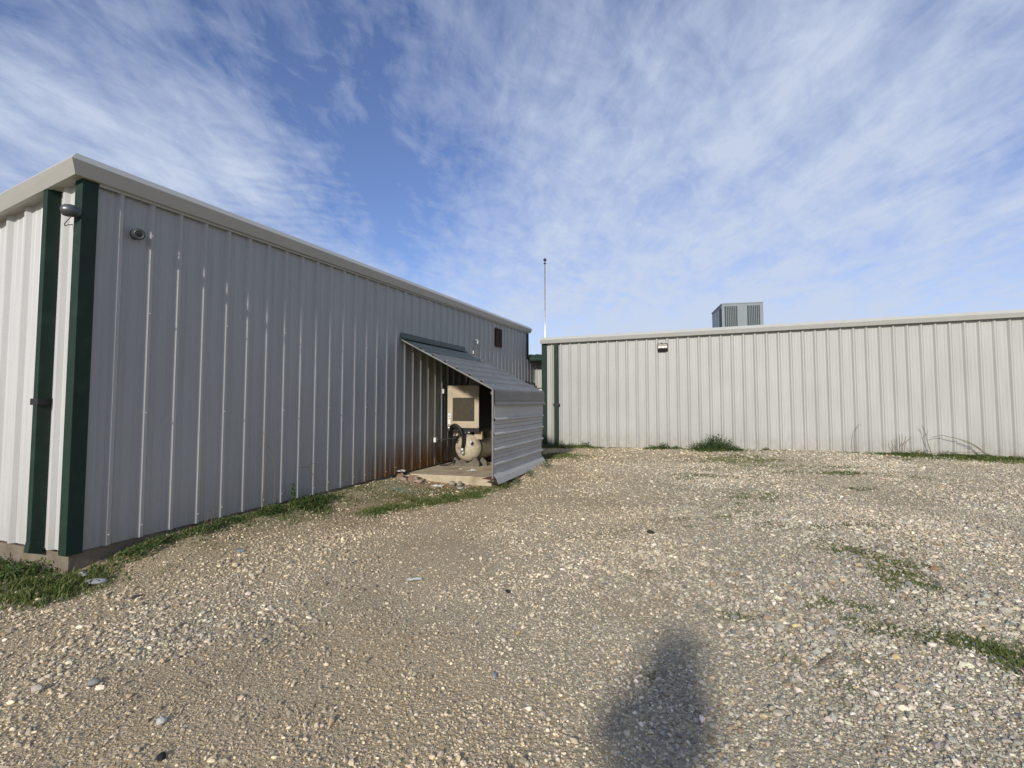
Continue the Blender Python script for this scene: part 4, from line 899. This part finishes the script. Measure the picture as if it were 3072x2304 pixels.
# ================================================================== photographer behind the camera (casts the shadow on the gravel)
def skin(name, verts, edges, rad, m, parent=None, root=0, sub=2):
    me = bpy.data.meshes.new(name); me.from_pydata(verts, edges, []); me.materials.append(m)
    o = bpy.data.objects.new(name, me); col.objects.link(o)
    sk = o.modifiers.new('skin', 'SKIN'); sk.use_smooth_shade = True
    for i, r in enumerate(rad):
        v = me.skin_vertices[0].data[i]; v.radius = r if isinstance(r, tuple) else (r, r); v.use_root = (i == root)
    sb = o.modifiers.new('sub', 'SUBSURF'); sb.levels = sub; sb.render_levels = sub
    if parent: o.parent = parent
    return o
def person():
    px, py = -.26, -.475
    skinm = mat('skin', (.48, .30, .22), .5, var=.06); hair = mat('hair', (.05, .035, .025), .6, var=.2)
    shirt = mat('shirt_cloth', (.10, .13, .20), .85, var=.15, scale=20); jeans = mat('jeans_cloth', (.05, .07, .12), .85, var=.2, scale=25); shoe = mat('shoe_leather', (.05, .04, .03), .6, var=.2)
    V = []; E = []; Rd = []
    def v(p, r, par=None):
        V.append((p[0], p[1], p[2])); Rd.append(r)
        if par is not None: E.append((par, len(V)-1))
        return len(V)-1
    hip = v((0, 0, .95), (.155, .115)); wa = v((0, 0, 1.10), (.135, .10), hip); ch = v((0, .01, 1.28), (.165, .115), wa); nb = v((0, 0, 1.43), (.10, .085), ch)
    nk = v((.015, .02, 1.51), .058, nb); jaw = v((.02, .05, 1.57), (.062, .075), nk); sk_ = v((.025, .045, 1.65), (.076, .092), jaw); v((.025, .03, 1.715), (.06, .07), sk_)
    for s in (-1, 1):
        shd = v((s*.19, 0, 1.405), .062, nb); el = v((s*.24, .14, 1.20), .05, shd); wr = v((.26+s*.075, .36, 1.50), .028, el)
        pm = v((.26+s*.078, .385, 1.545), (.034, .018), wr)
        for k, (dx, ln) in enumerate(((.0, .068), (.008, .075), (.016, .070), (.024, .055))):
            b = v((.26+s*(.075-.012), .392+dx*.2, 1.56+.017*k-.02), .009, pm)
            m_ = v((.26+s*(.075-.03), .412, 1.562+.018*k-.02), .0085, b); v((.26+s*(.075-.03-ln*.45), .416, 1.565+.018*k-.02), .0075, m_)
        tb = v((.26+s*.062, .37, 1.55), .011, pm); v((.26+s*.045, .385, 1.60), .009, tb)
    for s in (-1, 1):
        th = v((s*.10, 0, .86), .095, hip); kn = v((s*.115, .015, .50), .060, th); an = v((s*.12, -.01, .10), .042, kn); v((s*.13, .13, .045), (.045, .03), an)
    t = Thing('person', 'person standing behind the viewpoint holding up a phone, casting the shadow on the gravel', 'person', WORLD, (px, py, 0))
    body = skin('body', V, E, Rd, skinm, t.o)
    idx = [0, 1, 2, 3]
    # clothes follow the body, a little wider
    sv = [(0, 0, .90), (0, 0, 1.10), (0, .01, 1.28), (0, 0, 1.44)]; sr = [(.23, .16), (.225, .15), (.225, .145), (.13, .10)]; se = [(0, 1), (1, 2), (2, 3)]
    for s in (-1, 1):
        n = len(sv); sv += [(s*.20, 0, 1.41), (s*.235, .12, 1.24)]; sr += [.085, .08]; se += [(3, n), (n, n+1)]
    skin('shirt', sv, se, sr, shirt, t.o)
    tv = [(0, 0, .97)]; tr = [(.165, .125)]; te = []
    for s in (-1, 1):
        n = len(tv); tv += [(s*.10, 0, .85), (s*.115, .015, .50), (s*.12, -.01, .09)]; tr += [.108, .075, .062]; te += [(0, n), (n, n+1), (n+1, n+2)]
    skin('trousers', tv, te, tr, jeans, t.o)
    for s in (-1, 1): skin('shoe', [(s*.12, -.05, .05), (s*.125, .05, .05), (s*.135, .17, .04)], [(0, 1), (1, 2)], [(.05, .045), (.052, .042), (.048, .03)], shoe, t.o)
    skin('hair', [(.025, -.005, 1.62), (.025, .015, 1.70), (.025, .04, 1.735)], [(0, 1), (1, 2)], [(.078, .06), (.078, .075), (.06, .06)], hair, t.o)
    skin('shadow_hood', [(.02, -.05, 1.42), (.02, -.035, 1.54), (.02, -.02, 1.66), (.02, .0, 1.75)], [(0, 1), (1, 2), (2, 3)], [(.20, .08), (.18, .08), (.155, .095), (.12, .09)], shirt, t.o)  # added out of view to widen and round the head's cast shadow
    f = MB()
    for s in (-1, 1): f.lathe([(-.012, .001), (-.008, .009), (0, .012), (.008, .009), (.012, .001)], (px+.025+s*.032, py+.128, 1.645), (0, 1, 0), 12)
    f.build('eyes', M['lens'], t, smooth=True)
    MB().loft([[(px+.025-.012, py+.125, 1.64), (px+.025+.012, py+.125, 1.64), (px+.025, py+.132, 1.65)], [(px+.025-.018, py+.125, 1.595), (px+.025+.018, py+.125, 1.595), (px+.025, py+.16, 1.60)]]).build('nose', skinm, t, smooth=True)
    MB().tube([(px-.002, py+.121, 1.565), (px+.025, py+.130, 1.562), (px+.052, py+.121, 1.565)], .006, 8).build('mouth', mat('lip', (.4, .18, .15), .5), t, smooth=True)
    ph = Thing('smartphone', 'dark phone held up in both hands behind the viewpoint', 'phone', WORLD, (0, -.02, 1.545))
    MB().box(-.075, .075, -.030, -.022, 1.545, 1.615).build('case', M['black'], ph, bevel=.003)
    MB().lathe([(0, .008), (.002, .008)], (-.001, -.0215, 1.58), (0, 1, 0), 16).build('lens', M['lens'], ph)
person()

# ================================================================== sky, sun, camera
SUN_AZ, SUN_EL = 18.4, 23.2        # light travels toward this azimuth (from +y toward +x), falling at this angle
d = Vector((math.sin(R(SUN_AZ))*math.cos(R(SUN_EL)), math.cos(R(SUN_AZ))*math.cos(R(SUN_EL)), -math.sin(R(SUN_EL))))
sl = bpy.data.lights.new('sun', 'SUN'); sl.energy = 3.75; sl.angle = R(3.0); sl.color = (1.0, .95, .875)
so = bpy.data.objects.new('sun', sl); col.objects.link(so); so.rotation_euler = d.to_track_quat('-Z', 'Y').to_euler(); so.location = (-10, -30, 20)

w = bpy.data.worlds.new('World'); scene.world = w; w.use_nodes = True
N = w.node_tree.nodes; L = w.node_tree.links; bg = N['Background']; bg.inputs['Strength'].default_value = .12
sky = N.new('ShaderNodeTexSky'); sky.sky_type = 'NISHITA'; sky.sun_disc = False
sky.sun_elevation = R(SUN_EL); sky.sun_rotation = R(180+SUN_AZ); sky.air_density = 1.0; sky.dust_density = .6; sky.ozone_density = 1.6; sky.altitude = 100
tc = N.new('ShaderNodeTexCoord'); dirv = tc.outputs['Generated']
def vm(op, a, b=None, out=0):
    x = N.new('ShaderNodeVectorMath'); x.operation = op; L.new(a, x.inputs[0])
    if b is not None:
        if isinstance(b, tuple): x.inputs[1].default_value = b
        else: L.new(b, x.inputs[1])
    return x.outputs['Value' if op == 'DOT_PRODUCT' else 'Vector']
def mt(op, a, b=0., c=None, clamp=False):
    x = N.new('ShaderNodeMath'); x.operation = op; x.use_clamp = clamp
    for k, q in enumerate((a, b) if c is None else (a, b, c)):
        if isinstance(q, (int, float)): x.inputs[k].default_value = q
        else: L.new(q, x.inputs[k])
    return x.outputs[0]
def mrn(v, a, b, c, d, smooth=True):
    r = N.new('ShaderNodeMapRange'); r.interpolation_type = 'SMOOTHSTEP' if smooth else 'LINEAR'
    r.inputs['From Min'].default_value = a; r.inputs['From Max'].default_value = b; r.inputs['To Min'].default_value = c; r.inputs['To Max'].default_value = d
    L.new(v, r.inputs['Value']); return r.outputs['Result']
sp = N.new('ShaderNodeSeparateXYZ'); L.new(dirv, sp.inputs[0])
den = mt('ADD', mt('MAXIMUM', sp.outputs['Z'], 0.), .16)
cmb = N.new('ShaderNodeCombineXYZ'); L.new(mt('DIVIDE', sp.outputs['X'], den), cmb.inputs[0]); L.new(mt('DIVIDE', sp.outputs['Y'], den), cmb.inputs[1])
def cloud_noise(scale, rot, sc, det, rough, dist, off=(0, 0, 0)):
    mp = N.new('ShaderNodeMapping'); mp.vector_type = 'TEXTURE'; mp.inputs['Rotation'].default_value = (0, 0, R(rot)); mp.inputs['Scale'].default_value = scale; mp.inputs['Location'].default_value = off
    L.new(cmb.outputs[0], mp.inputs['Vector'])
    n = N.new('ShaderNodeTexNoise'); n.inputs['Scale'].default_value = sc; n.inputs['Detail'].default_value = det; n.inputs['Roughness'].default_value = rough; n.inputs['Distortion'].default_value = dist
    L.new(mp.outputs[0], n.inputs['Vector']); return n.outputs['Fac']
def blob(az, el, r0, r1, amp):
    a, e = R(az), R(el); c = (math.sin(a)*math.cos(e), math.cos(a)*math.cos(e), math.sin(e))
    return mrn(vm('DOT_PRODUCT', dirv, c), math.cos(R(r1)), math.cos(R(r0)), 0, amp)
cov = None
for b in SKYBLOBS if 'SKYBLOBS' in globals() else [
        # az, el, inner radius, outer radius, amount  (positive: cloud, negative: clear)
        (-37, 23.6, 1, 12, .28), (-43, 23, 1, 11, .14), (-31, 24.3, 1, 9, .18), (-25, 20, 1, 11, .20), (-46, 18, 3, 11, .12),
        (-41, 34, 3, 14, -.18), (-28, 34, 3, 17, -.13), (-15.5, 30, 2, 17, -.15), (-9.6, 22, 1, 12, -.20), (-18, 23, 1, 12, -.12),
        (0, 27, 3, 11, .12), (22, 20, 8, 28, .38), (40, 25, 6, 22, .26), (12, 33, 2, 12, .10), (45, 20, 1, 4, -.16), (38.6, 9, 1, 6, -.16), (-3, 14, 2, 10, .18), (15, 9.6, 4, 14, .14)]:
    q = blob(*b); cov = q if cov is None else mt('ADD', cov, q)
hz = mrn(sp.outputs['Z'], .0, .36, .50, 0)
cov = mt('ADD', mt('ADD', cov, hz), .30)
n1 = cloud_noise((.55, 1.5, 1), 8, 1.7, 9, .56, .9); n2 = cloud_noise((.8, 1.6, 1), -14, 5.0, 8, .6, .5, (3, 1, 0)); n3 = cloud_noise((1, 1, 1), 20, .8, 4, .5, .2, (7, 2, 0))
den_ = mt('ADD', mt('MULTIPLY', mt('SUBTRACT', n1, .5), 1.25), mt('ADD', mt('MULTIPLY', mt('SUBTRACT', n2, .5), .9), mt('MULTIPLY', mt('SUBTRACT', n3, .5), .4)))
n4 = cloud_noise((.45, 1.1, 1), 8, 6.0, 7, .62, .9, (5, 3, 0))
wv = N.new('ShaderNodeTexWave'); wv.wave_type = 'BANDS'; wv.bands_direction = 'Y'; wv.inputs['Scale'].default_value = 5.2; wv.inputs['Distortion'].default_value = 7.5; wv.inputs['Detail'].default_value = 3; wv.inputs['Detail Scale'].default_value = 1.2
wm = N.new('ShaderNodeMapping'); wm.inputs['Rotation'].default_value = (0, 0, R(-16)); L.new(cmb.outputs[0], wm.inputs['Vector']); L.new(wm.outputs[0], wv.inputs['Vector'])
rip = mt('MULTIPLY', mt('SUBTRACT', wv.outputs['Fac'], .5), blob(-25, 20.5, 2, 9, .12))
n5 = cloud_noise((.16, 1.5, 1), 8, 2.4, 10, .62, .6, (1, 7, 0)); n6 = cloud_noise((.5, .9, 1), -35, 4.2, 8, .62, .8, (9, 4, 0))
den_ = mt('ADD', mt('ADD', den_, rip), mt('ADD', mt('MULTIPLY', mt('SUBTRACT', n4, .5), .55), mt('ADD', mt('MULTIPLY', mt('SUBTRACT', n5, .5), .35), mt('MULTIPLY', mt('SUBTRACT', n6, .5), 1.05))))
alpha = mrn(mt('ADD', cov, den_), -.05, 1.1, .03, .92, smooth=False)
cm = N.new('ShaderNodeMix'); cm.data_type = 'RGBA'; L.new(alpha, cm.inputs[0])
tint = N.new('ShaderNodeVectorMath'); tint.operation = 'MULTIPLY'; tint.inputs[1].default_value = (.85, .895, 1.2); L.new(sky.outputs[0], tint.inputs[0])
L.new(tint.outputs[0], cm.inputs[6]); cm.inputs[7].default_value = (4.9, 5.55, 6.9, 1)
L.new(cm.outputs[2], bg.inputs['Color'])

cd = bpy.data.cameras.new('Camera'); co = bpy.data.objects.new('Camera', cd); col.objects.link(co)
cd.sensor_width = 36; cd.lens = 1480/3072*36; cd.shift_y = -27.56/3072; cd.clip_start = .02; cd.clip_end = 2000
co.location = (0, 0, 1.58); co.rotation_euler = (R(93.0), 0, 0); scene.camera = co
vs = scene.view_settings; vs.view_transform = 'Standard'; vs.look = 'None'; vs.exposure = 0; vs.gamma = 1; vs.use_curve_mapping = False
scene.cycles.use_adaptive_sampling = False; scene.cycles.max_bounces = 6; scene.cycles.diffuse_bounces = 3; scene.cycles.use_denoising = True
for o in bpy.data.objects:
    if '_b' in o: del o['_b']
